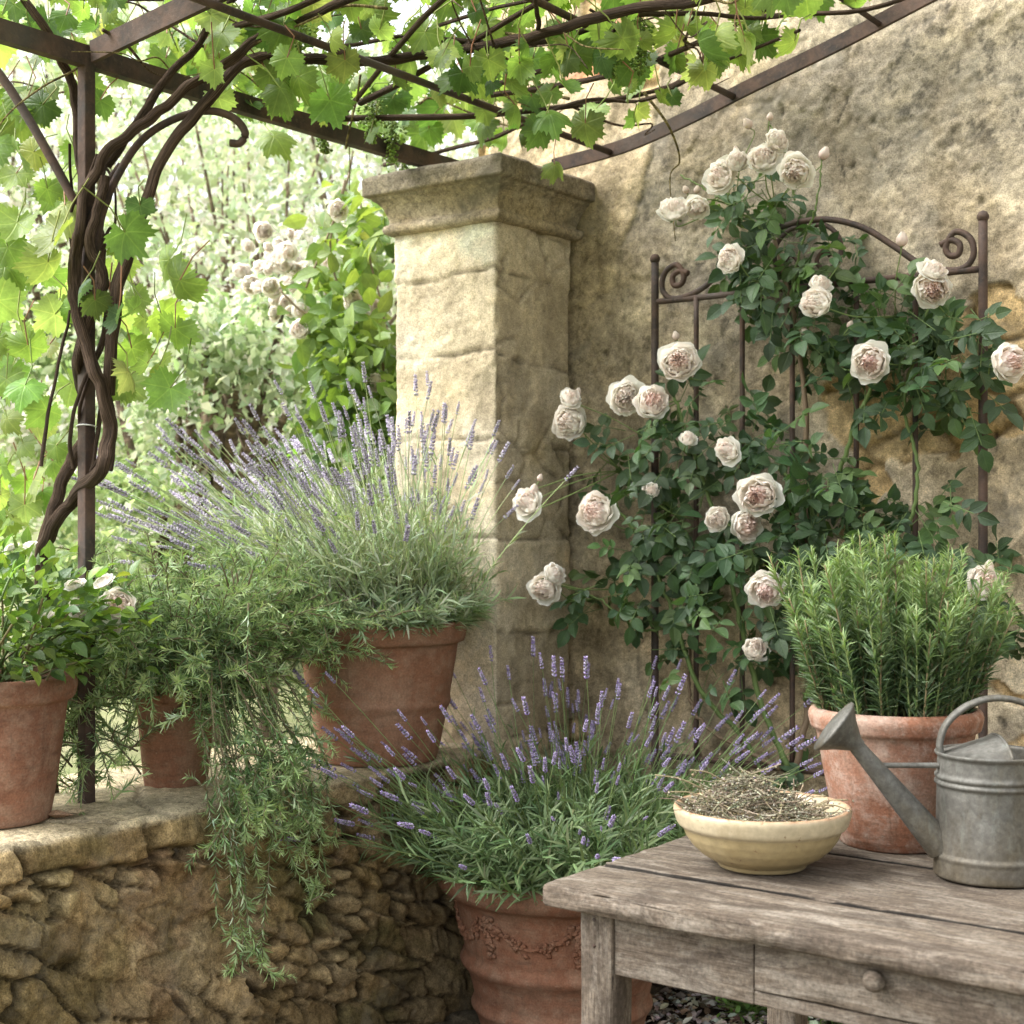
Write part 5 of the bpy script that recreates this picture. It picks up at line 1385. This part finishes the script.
a = rng.uniform(0, 2 * PI, n); st5 = rc_ + np.c_[.11 * np.cos(a), .13 * np.sin(a), np.full(n, .22)]
paths += rosemary_stems(list(st5), list(nrm(np.c_[np.cos(a) * .5, np.sin(a) * .6, np.full(n, 1.2)] + rng.normal(0, .2, (n, 3)))), rng.uniform(.12, .30, n), .025, .5)
paths += shoots(paths, 3, .04, .12)
run = []
for i in range(46):                       # runners over the wall edge, hanging down its face
    ve = rng.normal(2.26, .075); hang_ = (rng.random() ** 2.4) * .36 + .03
    a_ = rng.uniform(-.6, .9); s0 = rc_ + [.06 * math.cos(a_), .06 * math.sin(a_), .2]
    e0 = np.array([LW + rng.uniform(.03, .10), ve, LH + rng.uniform(.02, .16)])
    m0 = (s0 + e0) / 2 + [0, 0, rng.uniform(.04, .16)]
    dr_ = rng.normal(0, .05)
    run.append(smooth_path([s0, m0, e0, e0 + [.03, dr_ * .4, -hang_ * .45], e0 + [.035 + rng.uniform(0, .03), dr_, -hang_], e0 + [.06 + rng.uniform(-.02, .05), dr_ * 1.6 + rng.normal(0, .03), -hang_ - .03]], 34) + np.cumsum(rng.normal(0, .0022, (34, 3)), 0))
for P in run: P[:, 0] = np.where(P[:, 2] < LH, np.maximum(P[:, 0], LW + .055), P[:, 0])
paths += run + shoots(run, 2, .03, .08)
def px_(p): w = p - CAM; return 512 + F * (w @ RGT) / (w @ FWD), HY - F * w[2] / (w @ FWD)
paths = [P for P in paths if not (px_(P[-1])[0] > 338 and px_(P[-1])[1] > 690)]
mb = MB(); needles(mb, paths, 360, (.015, .029), [(.17, .27, .115), (.24, .34, .16), (.12, .20, .08), (.38, .47, .30)], 1.25, [(.36, .48, .20), (.43, .54, .27)])
part('foliage', mb, M_HERB, pr_)
mb = MB()
for P in paths: tubes(mb, P, np.linspace(.0024, .0011, len(P))[None], 4, (.17, .14, .08) if rng.random() < .6 else (.22, .27, .11))
part('stems', mb, M_STEM, pr_)

# --- right rosemary on the table
TZ = .66
gc = at(895, 845, z=TZ); gc = np.array([gc[0], gc[1], TZ + .0045])
pg = thing('potted_rosemary', 'upright rosemary in the chalky terracotta pot on the table', 'potted plant', gc)
mb = MB(); lathe(mb, pot_profile(.153, .243, .096, .040, .014, [], thick=.018, n=70), gc, 72, wob=.008, seed=15); part('pot', mb, M_TER_C, pg, label='terracotta pot with chalky bloom')
part('soil', soil_disc(gc, .13, gc[2] + .212), M_SOIL, pg)
n = 165; a = rng.uniform(0, 2 * PI, n); r = .125 * np.sqrt(rng.random(n))
st = gc + np.c_[r * np.cos(a), r * np.sin(a), np.full(n, .21)]
dirs = np.c_[np.cos(a) * r * 2.3, np.sin(a) * r * 2.3, np.ones(n)] + rng.normal(0, .08, (n, 3))
paths = rosemary_stems(list(st), list(dirs), rng.uniform(.18, .36, n) * (1.08 - r * 1.5), .02, -.3, wall=False, wander=.12)
mb = MB(); needles(mb, paths, 580, (.02, .037), [(.09, .145, .065), (.12, .19, .08), (.065, .11, .045), (.20, .27, .16)], 1.15, [(.19, .28, .10), (.26, .35, .15)], .7, .12)
part('foliage', mb, M_HERB, pg)
mb = MB()
for P in paths: tubes(mb, P, np.linspace(.0024, .0013, len(P))[None], 4, (.20, .25, .09) if rng.random() < .6 else (.22, .17, .09))
part('stems', mb, M_STEM, pg)

# ------------------------------------------------------------------ table
T0 = at(541, 884, z=TZ); TU0, TV0 = T0[0], T0[1]; TU1 = TU0 + .885; TV1 = TV0 + .765
tb = thing('wooden_table', 'weathered grey wooden table with one drawer at lower right', 'table', ((TU0 + TU1) / 2, (TV0 + TV1) / 2, 0.01))
def tone(t): return (t * .76, t * .715, t * .66)
for i, (a, b, t) in enumerate(((0, .1685, 1.05), (.1725, .4645, .92), (.4685, .765, .72))):
    dz_ = (0, .0022, .0035)[i]
    mb = MB(); rough_box(mb, (TU0 + (.004 if i == 1 else 0), TV0 + a, TZ - .034), (TU1, TV0 + b, TZ + dz_), .016, .0045, .0022, 3 + i, tone(t), wear=.006, sc=np.array([6, 40, 40]))
    for vv, cc_ in zip(mb.v, mb.c):
        for sm in (TV0 + .1705, TV0 + .4665):
            k_ = (np.abs(vv[:, 1] - sm) < .006) & (vv[:, 2] < TZ + dz_ - .0008); cc_[k_] *= .12
    part('plank', mb, M_WOODX, tb)
LU0, LU1 = TU0 + .055, TU1 - .055; LV0, LV1 = TV0 + .030, TV1 - .035; LWD = .060
for i, (x, y) in enumerate(((LU0, LV0), (LU1 - LWD, LV0), (LU0, LV1 - LWD), (LU1 - LWD, LV1 - LWD))):
    mb = MB(); rough_box(mb, (x, y, .012), (x + LWD, y + LWD, TZ - .0345), .04, .004, .0014, 20 + i, tone(1.0), wear=.003, sc=np.array([40, 40, 6])); part('leg', mb, M_WOODZ, tb)
AH = .098
az1 = TZ - .035; az0 = az1 - AH
dx0 = at(753, 950, v=LV0)[0]; dx1 = LU1 - LWD - .012
mb = MB(); rough_box(mb, (LU0 + LWD, LV0 + .006, az0), (dx0 - .002, LV0 + .028, az1), .03, .003, .0012, 31, tone(.9), sc=np.array([6, 40, 40])); part('apron', mb, M_WOODX, tb)
mb = MB(); rough_box(mb, (dx0 - .0015, LV0 + .0065, az0 + .0005), (LU1 - LWD, LV0 + .0275, az0 + .021), .03, .002, .001, 32, tone(.86), sc=np.array([6, 40, 40])); part('apron', mb, M_WOODX, tb)
mb = MB(); rough_box(mb, (dx1 + .001, LV0 + .007, az0 + .0215), (LU1 - LWD, LV0 + .027, az1), .03, .002, .001, 33, tone(.86)); part('apron', mb, M_WOODX, tb)
mb = MB(); rough_box(mb, (LU0 + LWD, LV1 - .03, az0), (LU1 - LWD, LV1 - .008, az1), .05, .003, .001, 34, tone(.85)); part('apron', mb, M_WOODX, tb)
for x in (LU0 + .006, LU1 - .028):
    mb = MB(); rough_box(mb, (x, LV0 + LWD, az0), (x + .022, LV1 - LWD, az1), .05, .003, .001, 35, tone(.85)); part('apron', mb, M_WOODY, tb)
mb = MB(); rough_box(mb, (dx0 + .001, LV0 + .0015, az0 + .023), (dx1 - .001, LV0 + .022, az1 - .003), .02, .003, .0012, 36, tone(.92), wear=.003, sc=np.array([6, 40, 40]))
dr = part('drawer', mb, M_WOODX, tb)
kp = at(874, 981, v=LV0 - .012)
mb = MB(); an = np.arange(20) * 2 * PI / 20
pr = np.array([(.0005, -.024), (.008, -.0235), (.0135, -.020), (.0160, -.014), (.0145, -.008), (.009, -.003), (.007, .002), (.0075, .016)])
V = np.stack([kp[0] + pr[:, 0][:, None] * np.cos(an), np.full((len(pr), 20), 0.0) + LV0 + pr[:, 1][:, None], kp[2] + pr[:, 0][:, None] * np.sin(an)], -1)
idx = np.arange(len(pr) * 20).reshape(len(pr), 20); a = idx[:-1]; b = idx[1:]
mb.add(V.reshape(-1, 3), np.stack([a, np.roll(a, -1, 1), np.roll(b, -1, 1), b], -1).reshape(-1, 4)[:, ::-1], None, tone(.8)); part('knob', mb, M_WOODX, dr)
mb = MB()
for (px, py) in ((594, 920), (594, 946)):
    q = at(px, py, v=LV0 - .0005); bv = BLOB[0] * [1, 1, .5]
    scatter(mb, BLOB[0] * [1, 1, .3], BLOB[1], [q], np.array([[1, 0, 0.]]), np.array([[0, -1., 0]]), .008, (.1, .08, .07))
part('nail_heads', mb, M_IRON, tb)

# ------------------------------------------------------------------ bowl with herbs
bo = at(762, 868, z=TZ); bo = np.array([bo[0], bo[1], TZ + .0045])
prof = [(.0, .006), (.060, .006), (.062, .000), (.071, .000), (.074, .004), (.075, .008), (.084, .012), (.101, .022), (.116, .036), (.126, .051), (.131, .063), (.1335, .067), (.1385, .069), (.1415, .074), (.1455, .086), (.1470, .093), (.1462, .099), (.142, .1012), (.1370, .0985), (.130, .090), (.122, .074), (.105, .048), (.085, .028), (.05, .016), (.0, .013)]
mb = MB(); lathe(mb, dense_prof(prof, 120), bo, 88, wob=.006, seed=20)
solo('ceramic_bowl', mb, M_GLAZE, 'ochre glazed earthenware bowl with a worn rim on the table', 'bowl', loc=bo)
mb = MB(); n = 420; a = rng.uniform(0, 2 * PI, n); r = .105 * np.sqrt(rng.random(n))
hz_ = .084 + .066 * np.exp(-(((r * np.cos(a) + .012) / .06) ** 2 + ((r * np.sin(a)) / .06) ** 2))
C0 = bo + np.c_[r * np.cos(a) - .012 * RGT[0], r * np.sin(a) - .012 * RGT[1], hz_ - rng.random(n) ** 2 * .03]
D = nrm(rng.normal(0, 1, (n, 3)) * [1, 1, .22] - RGT * .3); t = np.linspace(-.5, .5, 7)
bend = rng.normal(0, .4, (n, 3)) * [1, 1, .5]
Lh = rng.uniform(.04, .12, n)
P = C0[:, None] + D[:, None] * (t[None, :, None] * Lh[:, None, None]) + bend[:, None] * ((t ** 2)[None, :, None] * Lh[:, None, None]) + np.array([0, 0, .004])
rr_ = np.hypot(P[..., 0] - bo[0], P[..., 1] - bo[1]); P[..., 2] = np.maximum(P[..., 2], bo[2] + np.interp(rr_, [0, .06, .10, .128, .147, .2], [.03, .04, .06, .095, .106, .106]))
tubes(mb, P, np.linspace(.0011, .0008, 7)[None] * np.ones((n, 1)), 3, pick([(.30, .26, .18), (.22, .19, .13), (.38, .34, .25), (.17, .15, .10)], n, .15))
# sprigs poking out
SP = [((705, 790), (655, 775)), ((712, 800), (668, 792)), ((812, 808), (848, 800)), ((800, 806), (826, 796)), ((725, 782), (690, 770)), ((818, 806), (852, 812))]
for (x0, y0), (x1, y1) in SP:
    A_ = at(x0, y0, d=2.47); B_ = at(x1, y1, d=2.45); Q = smooth_path([A_, (A_ + B_) / 2 + [0, 0, .006], B_], 8); tubes(mb, Q, .0012, 4, (.30, .25, .15))
    P = np.concatenate([P.reshape(-1, 7, 3), smooth_path([A_, (A_ + B_) / 2 + [0, 0, .006], B_], 7)[None]])
Pf = P.reshape(-1, 3); m_ = 3000; S_ = Pf[rng.integers(0, len(Pf), m_)] + rng.normal(0, .0028, (m_, 3))
rr_ = np.hypot(S_[:, 0] - bo[0], S_[:, 1] - bo[1]); S_[:, 2] = np.maximum(S_[:, 2], bo[2] + np.interp(rr_, [0, .06, .10, .128, .147, .2], [.03, .04, .06, .095, .104, .100]))
scatter(mb, BLOB[0] * [1.2, .9, .8], BLOB[1], S_, rand_dirs(m_), rand_dirs(m_), rng.uniform(.0025, .0058, m_), pick([(.28, .25, .16), (.21, .19, .12), (.36, .33, .24), (.15, .13, .09), (.42, .39, .31)], m_, .2))
solo('dried_herbs', mb, M_DRY, 'tangled heap of dried straw coloured herb sprigs in the ochre bowl', 'dried herbs', loc=bo)

# ------------------------------------------------------------------ watering can
wc = at(991, 878, z=TZ); wc = np.array([wc[0], wc[1], TZ + .0045])
can = thing('watering_can', 'dull galvanised watering can with long spout at the right edge of the table', 'watering can', wc)
R = .087; Hc = .200
prof = [(.0, .004), (R - .003, .004), (R, .0), (R + .0035, .002), (R + .0035, .030), (R + .005, .033), (R + .005, .037), (R + .001, .040), (R - .001, .10), (R - .002, .146), (R + .002, .149), (R + .002, .153), (R - .002, .156), (R + .002, .159), (R + .002, .163), (R - .002, .166), (R - .003, .192), (R + .001, .196), (R + .002, .2), (R - .001, .2015), (R - .005, .198), (R - .006, .16), (R - .006, .02), (0, .015)]
mb = MB(); lathe(mb, dense_prof(prof, 190), wc, 80, wob=.006, seed=24); part('body', mb, M_ZINC, can)
# half lid: cone sector rising to a peak with an open mouth on the far right
L_ = -RGT
mb = MB(); nA, nR = 40, 10
al = math.atan2(L_[1], L_[0])
V = []
for i in range(nA + 1):
    s = i / nA * 2 - 1; ang = al + s * 1.72
    edge = np.array([math.cos(ang), math.sin(ang), 0]) * (R - .004)
    ridge = RGT * (.012 + .016 * (1 - s * s)) + np.array([-RGT[1], RGT[0], 0]) * (-s * (R - .012)) * -1.0
    ridge = RGT * .010 + np.array([math.cos(ang), math.sin(ang), 0]) * 0 + (np.array([-L_[1], L_[0], 0]) * s * (R - .010))
    hp = .030 * (1 - s * s) ** .7
    for j in range(nR + 1):
        w = j / nR; p = edge * (1 - w) + ridge * w
        V.append(wc + p + [0, 0, Hc - .003 + hp * w ** 1.1])
V = np.array(V); mb.add(V, grid_faces(nA + 1, nR + 1), None); mb.add(V - [0, 0, .0015], grid_faces(nA + 1, nR + 1)[:, ::-1], None)
rim = V.reshape(nA + 1, nR + 1, 3)[:, -1]; tubes(mb, rim, .0025, 6)
part('lid', mb, M_ZINC, can)
def strap(mb, P, w, h, ref):
    T = nrm(np.gradient(P, axis=0)); S1 = nrm(np.asarray(ref) - T * (T @ np.asarray(ref))[:, None]); S2 = np.cross(T, S1)
    an = np.arange(10) * 2 * PI / 10
    V = P[:, None] + S1[:, None] * (np.cos(an)[None, :, None] * np.broadcast_to(w, len(P))[:, None, None]) + S2[:, None] * (np.sin(an)[None, :, None] * np.broadcast_to(h, len(P))[:, None, None])
    n = len(P); idx = np.arange(n * 10).reshape(n, 10); a = idx[:-1]; b = idx[1:]
    mb.add(V.reshape(-1, 3), np.stack([a, b, np.roll(b, -1, 1), np.roll(a, -1, 1)], -1).reshape(-1, 4), None)
    e0 = idx[0]; e1 = idx[-1]
    mb.add(V[0], None, [(0, i + 1, i) for i in range(1, 9)]); mb.add(V[-1], None, [(0, i, i + 1) for i in range(1, 9)])
depth = np.array([-RGT[1], RGT[0], 0.0])
pl = lambda r, z: wc + RGT * r + [0, 0, z]
P = smooth_path([pl(-.080, .192), pl(-.083, .215), pl(-.070, .248), pl(-.035, .276), pl(.015, .287), pl(.07, .270), pl(.115, .215), pl(.125, .15), pl(.105, .085), pl(.088, .07)], 70)
mb = MB(); strap(mb, P, .010, .0055, depth); part('handle', mb, M_ZINC, can)
tip = at(852, 741, d=float((wc - CAM) @ FWD)); low = pl(-.080, .045)
P = np.linspace(low, tip, 24)
mb = MB(); strap(mb, P, np.linspace(.024, .0125, 24), np.linspace(.026, .0125, 24), depth); part('spout', mb, M_ZINC, can)
# sprinkler rose: cone with a closed face
ax = nrm(-RGT * .78 + UPV * .63 + FWD * .10); c0 = tip - ax * .012
A_ = nrm(np.cross(ax, depth)); B_ = np.cross(ax, A_)
an = np.arange(36) * 2 * PI / 36
pr = [(.012, -.004), (.0135, .004), (.030, .027), (.0475, .046), (.0495, .048), (.0490, .051), (.030, .055), (.012, .0575), (.0008, .058)]
V = np.array([[c0 + ax * z + (A_ * math.cos(t) + B_ * math.sin(t)) * r for t in an] for r, z in pr])
idx = np.arange(len(pr) * 36).reshape(len(pr), 36); a = idx[:-1]; b = idx[1:]
mb = MB(); mb.add(V.reshape(-1, 3), np.stack([a, np.roll(a, -1, 1), np.roll(b, -1, 1), b], -1).reshape(-1, 4), None); part('sprinkler_head', mb, M_ZINC, can)
sp_pt = low + (tip - low) * .70
brace_a = np.array(pl(-R + .002, .178)); tt = (brace_a[2] - low[2]) / (tip[2] - low[2]); brace_b = low + (tip - low) * tt
mb = MB(); strap(mb, np.linspace(brace_a, brace_b, 10), .0055, .0045, depth); part('brace', mb, M_ZINC, can)

# ------------------------------------------------------------------ small green plants at the wall foot
for i, (x, y, s, lab) in enumerate(((752, 1012, .09, 'low clump of bright green leaves on the soil left of the back table leg'), (830, 1018, .08, 'low clump of bright green leaves on the soil right of the back table leg'))):
    c0 = at(x, y, z=.04); n = 190
    P = c0 + np.c_[rng.normal(0, s * .5, (n, 2)), rng.uniform(0, s * .8, n)]
    mb = MB(); scatter(mb, BLADE[0], BLADE[1], P, rand_dirs(n) + [0, 0, .2], rand_dirs(n) * .5 + [0, 0, 1], rng.uniform(.015, .032, n), pick([(.13, .25, .05), (.18, .32, .07), (.09, .18, .04)], n), BLADE[2])
    tubes(mb, np.stack([np.tile(c0, (n, 1)) - [0, 0, .02], (P + c0) / 2, P], 1), .0009, 3, (.15, .22, .07))
    solo('seedling_clump', mb, M_SHRUBLEAF, lab, 'plant', 'green clumps on the soil under the table', loc=c0 * [1, 1, 0] + [0, 0, .03])

# ------------------------------------------------------------------ leafy climber behind the pillar
cl = thing('leafy_climber', 'bright green leafy climber with pale blossom crowding the back of the pillar', 'climber', (-3.12, 3.6, -.05))
CP = []
for cx, cy, rx, ry, n_, dd in ((360, 380, 44, 50, 330, 4.55), (350, 330, 46, 36, 160, 4.6), (355, 270, 40, 50, 110, 4.6), (320, 300, 36, 40, 46, 4.6), (345, 215, 42, 36, 56, 4.6), (375, 240, 24, 40, 56, 4.6), (385, 420, 30, 40, 150, 4.5), (320, 360, 26, 26, 36, 4.55), (350, 440, 60, 60, 200, 4.6)):
    a = rng.uniform(0, 2 * PI, n_); r = np.sqrt(rng.random(n_))
    for x, y in zip(cx + rx * r * np.cos(a), cy + ry * r * np.sin(a)): CP.append(at(x, y, d=dd + rng.normal(0, .14)))
CP = np.array(CP); CP = CP[~((CP[:, 0] > -2.77) & (CP[:, 1] < 3.95))]; n = len(CP)
up = sstep(1.35, 2.05, CP[:, 2])
cc = pick([(.10, .17, .05), (.14, .24, .055), (.08, .14, .045)], n, .2) * (1 - up)[:, None] + pick([(.19, .28, .09), (.26, .35, .13), (.14, .22, .07)], n, .15) * up[:, None]
mb = MB(); scatter(mb, B2_[0], B2_[1], CP, rand_dirs(n) + [-.2, 0, -.35], rand_dirs(n) * .8 - FWD * .5 + [0, 0, .5], rng.uniform(.04, .085, n), cc, B2_[2]); part('foliage', mb, M_SHRUBLEAF, cl)
mb = MB()
for lst in (((372, 440), (365, 380), (350, 320), (330, 250), (345, 180)), ((378, 430), (385, 330), (370, 260), (360, 200)), ((365, 400), (330, 330), (300, 310), (280, 290)), ((350, 172), (330, 230), (305, 290)), ((360, 460), (385, 400), (380, 350))):
    tubes(mb, smooth_path([at(x, y, d=4.55) for x, y in lst], 24), .0035, 5, (.2, .15, .09))
b0 = at(368, 440, d=4.58); tubes(mb, smooth_path([(b0[0] - .05, b0[1] + .1, -.05), (b0[0] - .05, b0[1], .5), b0], 20), .012, 7, (.18, .13, .08))
part('stems', mb, M_STEM, cl)
for _ in range(44):
    x, y = rng.normal(278, 17), rng.normal(262, 22); s = rng.uniform(.03, .062)
    part_me('blossom', PALE[_ % 2], cl, at(x, y, d=4.7 + rng.normal(0, .1)), orient(nrm(-FWD + rand_dirs(1)[0] * .8)), s)
for (x, y) in ((376, 382), (300, 330), (352, 300), (338, 210), (372, 308)):
    part_me('blossom', PALE[0], cl, at(x, y, d=4.45), orient(nrm(-FWD + rand_dirs(1)[0] * .5)), .06)

# ------------------------------------------------------------------ garden beyond
LF = tmpl_blade(.1, .2, .55, 2)
def far_tree(name, label, cat, px, py, d, rx, rz, n, cols, leaf, trunk=True, blossom=0, bcol=(.8, .76, .72), clumps=26, group=None, tr=.05, lean=0, hollow=.35):
    cen = at(px, py, d=d); base_ = np.array([cen[0] + lean, cen[1], -.05])
    t = thing(name, label, cat, base_, group)
    cc_ = rand_dirs(clumps) * (hollow + (1 - hollow) * rng.random((clumps, 1)) ** .5) * [rx, rx, rz] + cen
    cc_[:, 2] = np.maximum(cc_[:, 2], .1)
    cr = rng.uniform(.25, .45, clumps) * min(rx, rz)
    per = n // clumps; P = []; C = []
    for c_, r_ in zip(cc_, cr):
        q = rand_dirs(per) * (rng.random((per, 1)) ** .45) * r_ * [1.1, 1.1, .8] + c_
        P.append(q); C.append(pick(cols, per, .09) * rng.uniform(.85, 1.15))
    P = np.concatenate(P); C = np.concatenate(C); m = len(P)
    ok_ = P[:, 2] > -.03; P, C = P[ok_], C[ok_]; m = len(P)
    mb = MB(); scatter(mb, LF[0], LF[1], P, rand_dirs(m) + [0, 0, -.3], rand_dirs(m) + [0, 0, .5], rng.uniform(.7, 1.3, m) * leaf, np.clip(C, 0, .8)); part('crown' if trunk else 'foliage', mb, M_FAR, t)
    if trunk:
        mb = MB(); bark_tube(mb, [base_, base_ * .6 + cen * .4 - [lean * .5, 0, 0], cen], tr, tr * .5, 30, 9, 3, (.17, .125, .09)); part('trunk', mb, M_BARK, t)
        mb = MB(); s0 = np.tile(base_ * .45 + cen * .55, (clumps, 1)); mid_ = (s0 + cc_) / 2 + rng.normal(0, .08, (clumps, 3))
        tubes(mb, np.stack([s0, mid_, cc_], 1), np.array([[tr * .4, tr * .25, tr * .1]]) * np.ones((clumps, 1)), 5, (.17, .125, .09)); part('limbs', mb, M_BARK, t)
    if blossom:
        i = rng.integers(0, m, blossom); mb = MB(); B_ = P[i] - FWD * .02
        for k_ in range(4):
            scatter(mb, LF[0], LF[1], B_ + rng.normal(0, leaf * .25, B_.shape), rand_dirs(blossom), rand_dirs(blossom) - FWD * .6, rng.uniform(.5, .9, blossom) * leaf, np.tile(np.asarray(bcol), (blossom, 1)))
        part('blossoms', mb, M_PETAL, t)  # blossom, its white specks also standing in for bright sky between leaves
    return t
HAZED = [(.48, .56, .40), (.58, .64, .50), (.38, .47, .29), (.68, .72, .62)]  # glare and haze put into the pale garden leaf colours
YG = [(.42, .51, .27), (.50, .58, .34), (.34, .44, .21)]
GR = [(.22, .31, .14), (.28, .37, .18), (.17, .25, .11)]
far_tree('olive_tree', 'pale hazy tree with airy crown left of the pillar', 'tree', 265, 250, 7.2, 1.05, 1.05, 6800, HAZED, .055, True, 500, clumps=44, tr=.045)
far_tree('old_fruit_tree', 'old dark leaning tree trunk behind the tall lavender', 'tree', 215, 400, 6.0, .55, .55, 3600, HAZED + GR, .05, True, 80, clumps=20, tr=.10, lean=-.25)
far_tree('flowering_shrub', 'pale flowering shrub in the sun behind the vine trunk', 'shrub', 20, 470, 6.5, .8, .6, 5200, YG + HAZED, .055, False, 700, clumps=26)
far_tree('garden_shrub', 'darker green shrub at the far left edge', 'shrub', -10, 385, 8.2, .7, .6, 4200, GR, .05, False, 60, clumps=22)
far_tree('garden_shrub', 'mid green low shrub between the iron post and the tall lavender', 'shrub', 150, 560, 5.6, .55, .35, 4200, GR + YG, .045, False, 120, clumps=24)
far_tree('flowering_tree', 'sunlit tree covered in white blossom at upper left', 'tree', 60, 200, 9.0, 1.6, 1.5, 7500, YG + HAZED, .075, True, 1500, clumps=48, tr=.07)
far_tree('flowering_tree', 'tall hazy tree with scattered white blossom behind the pillar', 'tree', 400, 230, 9.5, 1.5, 1.7, 7000, HAZED + YG, .075, True, 1200, clumps=48, tr=.07)
for i, (px, py, d, rx, rz) in enumerate(((-60, 400, 14, 2.4, 1.7), (110, 450, 13.5, 2.0, 1.4), (250, 440, 14, 2.2, 1.7), (380, 460, 13, 2.0, 1.5), (520, 380, 14.5, 2.4, 1.8))):
    far_tree('hedge_bush', 'broad pale bush in the hazy hedge closing the garden', 'bush', px, py, d, rx, rz, 5000, HAZED + YG, .13, False, 700, clumps=30, group='bushes of the far hedge')

# ------------------------------------------------------------------ light, sky, camera
EL = math.radians(50); AZ = (-.70, -.62)
hx = np.array(AZ) / np.hypot(*AZ)
sd = np.array([hx[0] * math.cos(EL), hx[1] * math.cos(EL), math.sin(EL)])
w = bpy.data.worlds.new('World'); scene.world = w; w.use_nodes = True
nt = w.node_tree; bg = nt.nodes['Background']
sky = nt.nodes.new('ShaderNodeTexSky'); sky.sky_type = 'NISHITA'; sky.sun_disc = False
sky.sun_elevation = EL; sky.sun_rotation = math.atan2(sd[0], sd[1]); sky.air_density = 1.0; sky.dust_density = 5.0; sky.ozone_density = .6; sky.altitude = 100
hsv = nt.nodes.new('ShaderNodeHueSaturation'); hsv.inputs['Saturation'].default_value = .22   # milky summer haze
nt.links.new(sky.outputs[0], hsv.inputs['Color']); nt.links.new(hsv.outputs[0], bg.inputs['Color']); bg.inputs['Strength'].default_value = .52
ld = bpy.data.lights.new('sun', 'SUN'); ld.energy = 4.2; ld.angle = math.radians(30); ld.color = (1.0, .985, .965)
lo = bpy.data.objects.new('sun', ld); COL.objects.link(lo); lo.rotation_mode = 'QUATERNION'
lo.rotation_quaternion = Vector(sd).to_track_quat('Z', 'Y'); lo.location = tuple(sd * 20)
cd = bpy.data.cameras.new('camera'); cd.sensor_width = 36; cd.lens = 36 * F / 1024; cd.shift_y = (HY - 512) / 1024
cd.clip_start = .05; cd.clip_end = 600
cd.dof.use_dof = True; cd.dof.focus_distance = 2.95; cd.dof.aperture_fstop = 6.3
co = bpy.data.objects.new('camera', cd); COL.objects.link(co); co.location = tuple(CAM); co.rotation_euler = (PI / 2, 0, YAW)
scene.camera = co
scene.view_settings.view_transform = 'Standard'; scene.view_settings.look = 'None'; scene.view_settings.exposure = 0
scene.cycles.max_bounces = 8; scene.cycles.diffuse_bounces = 4; scene.cycles.transmission_bounces = 6
scene.cycles.use_denoising = True
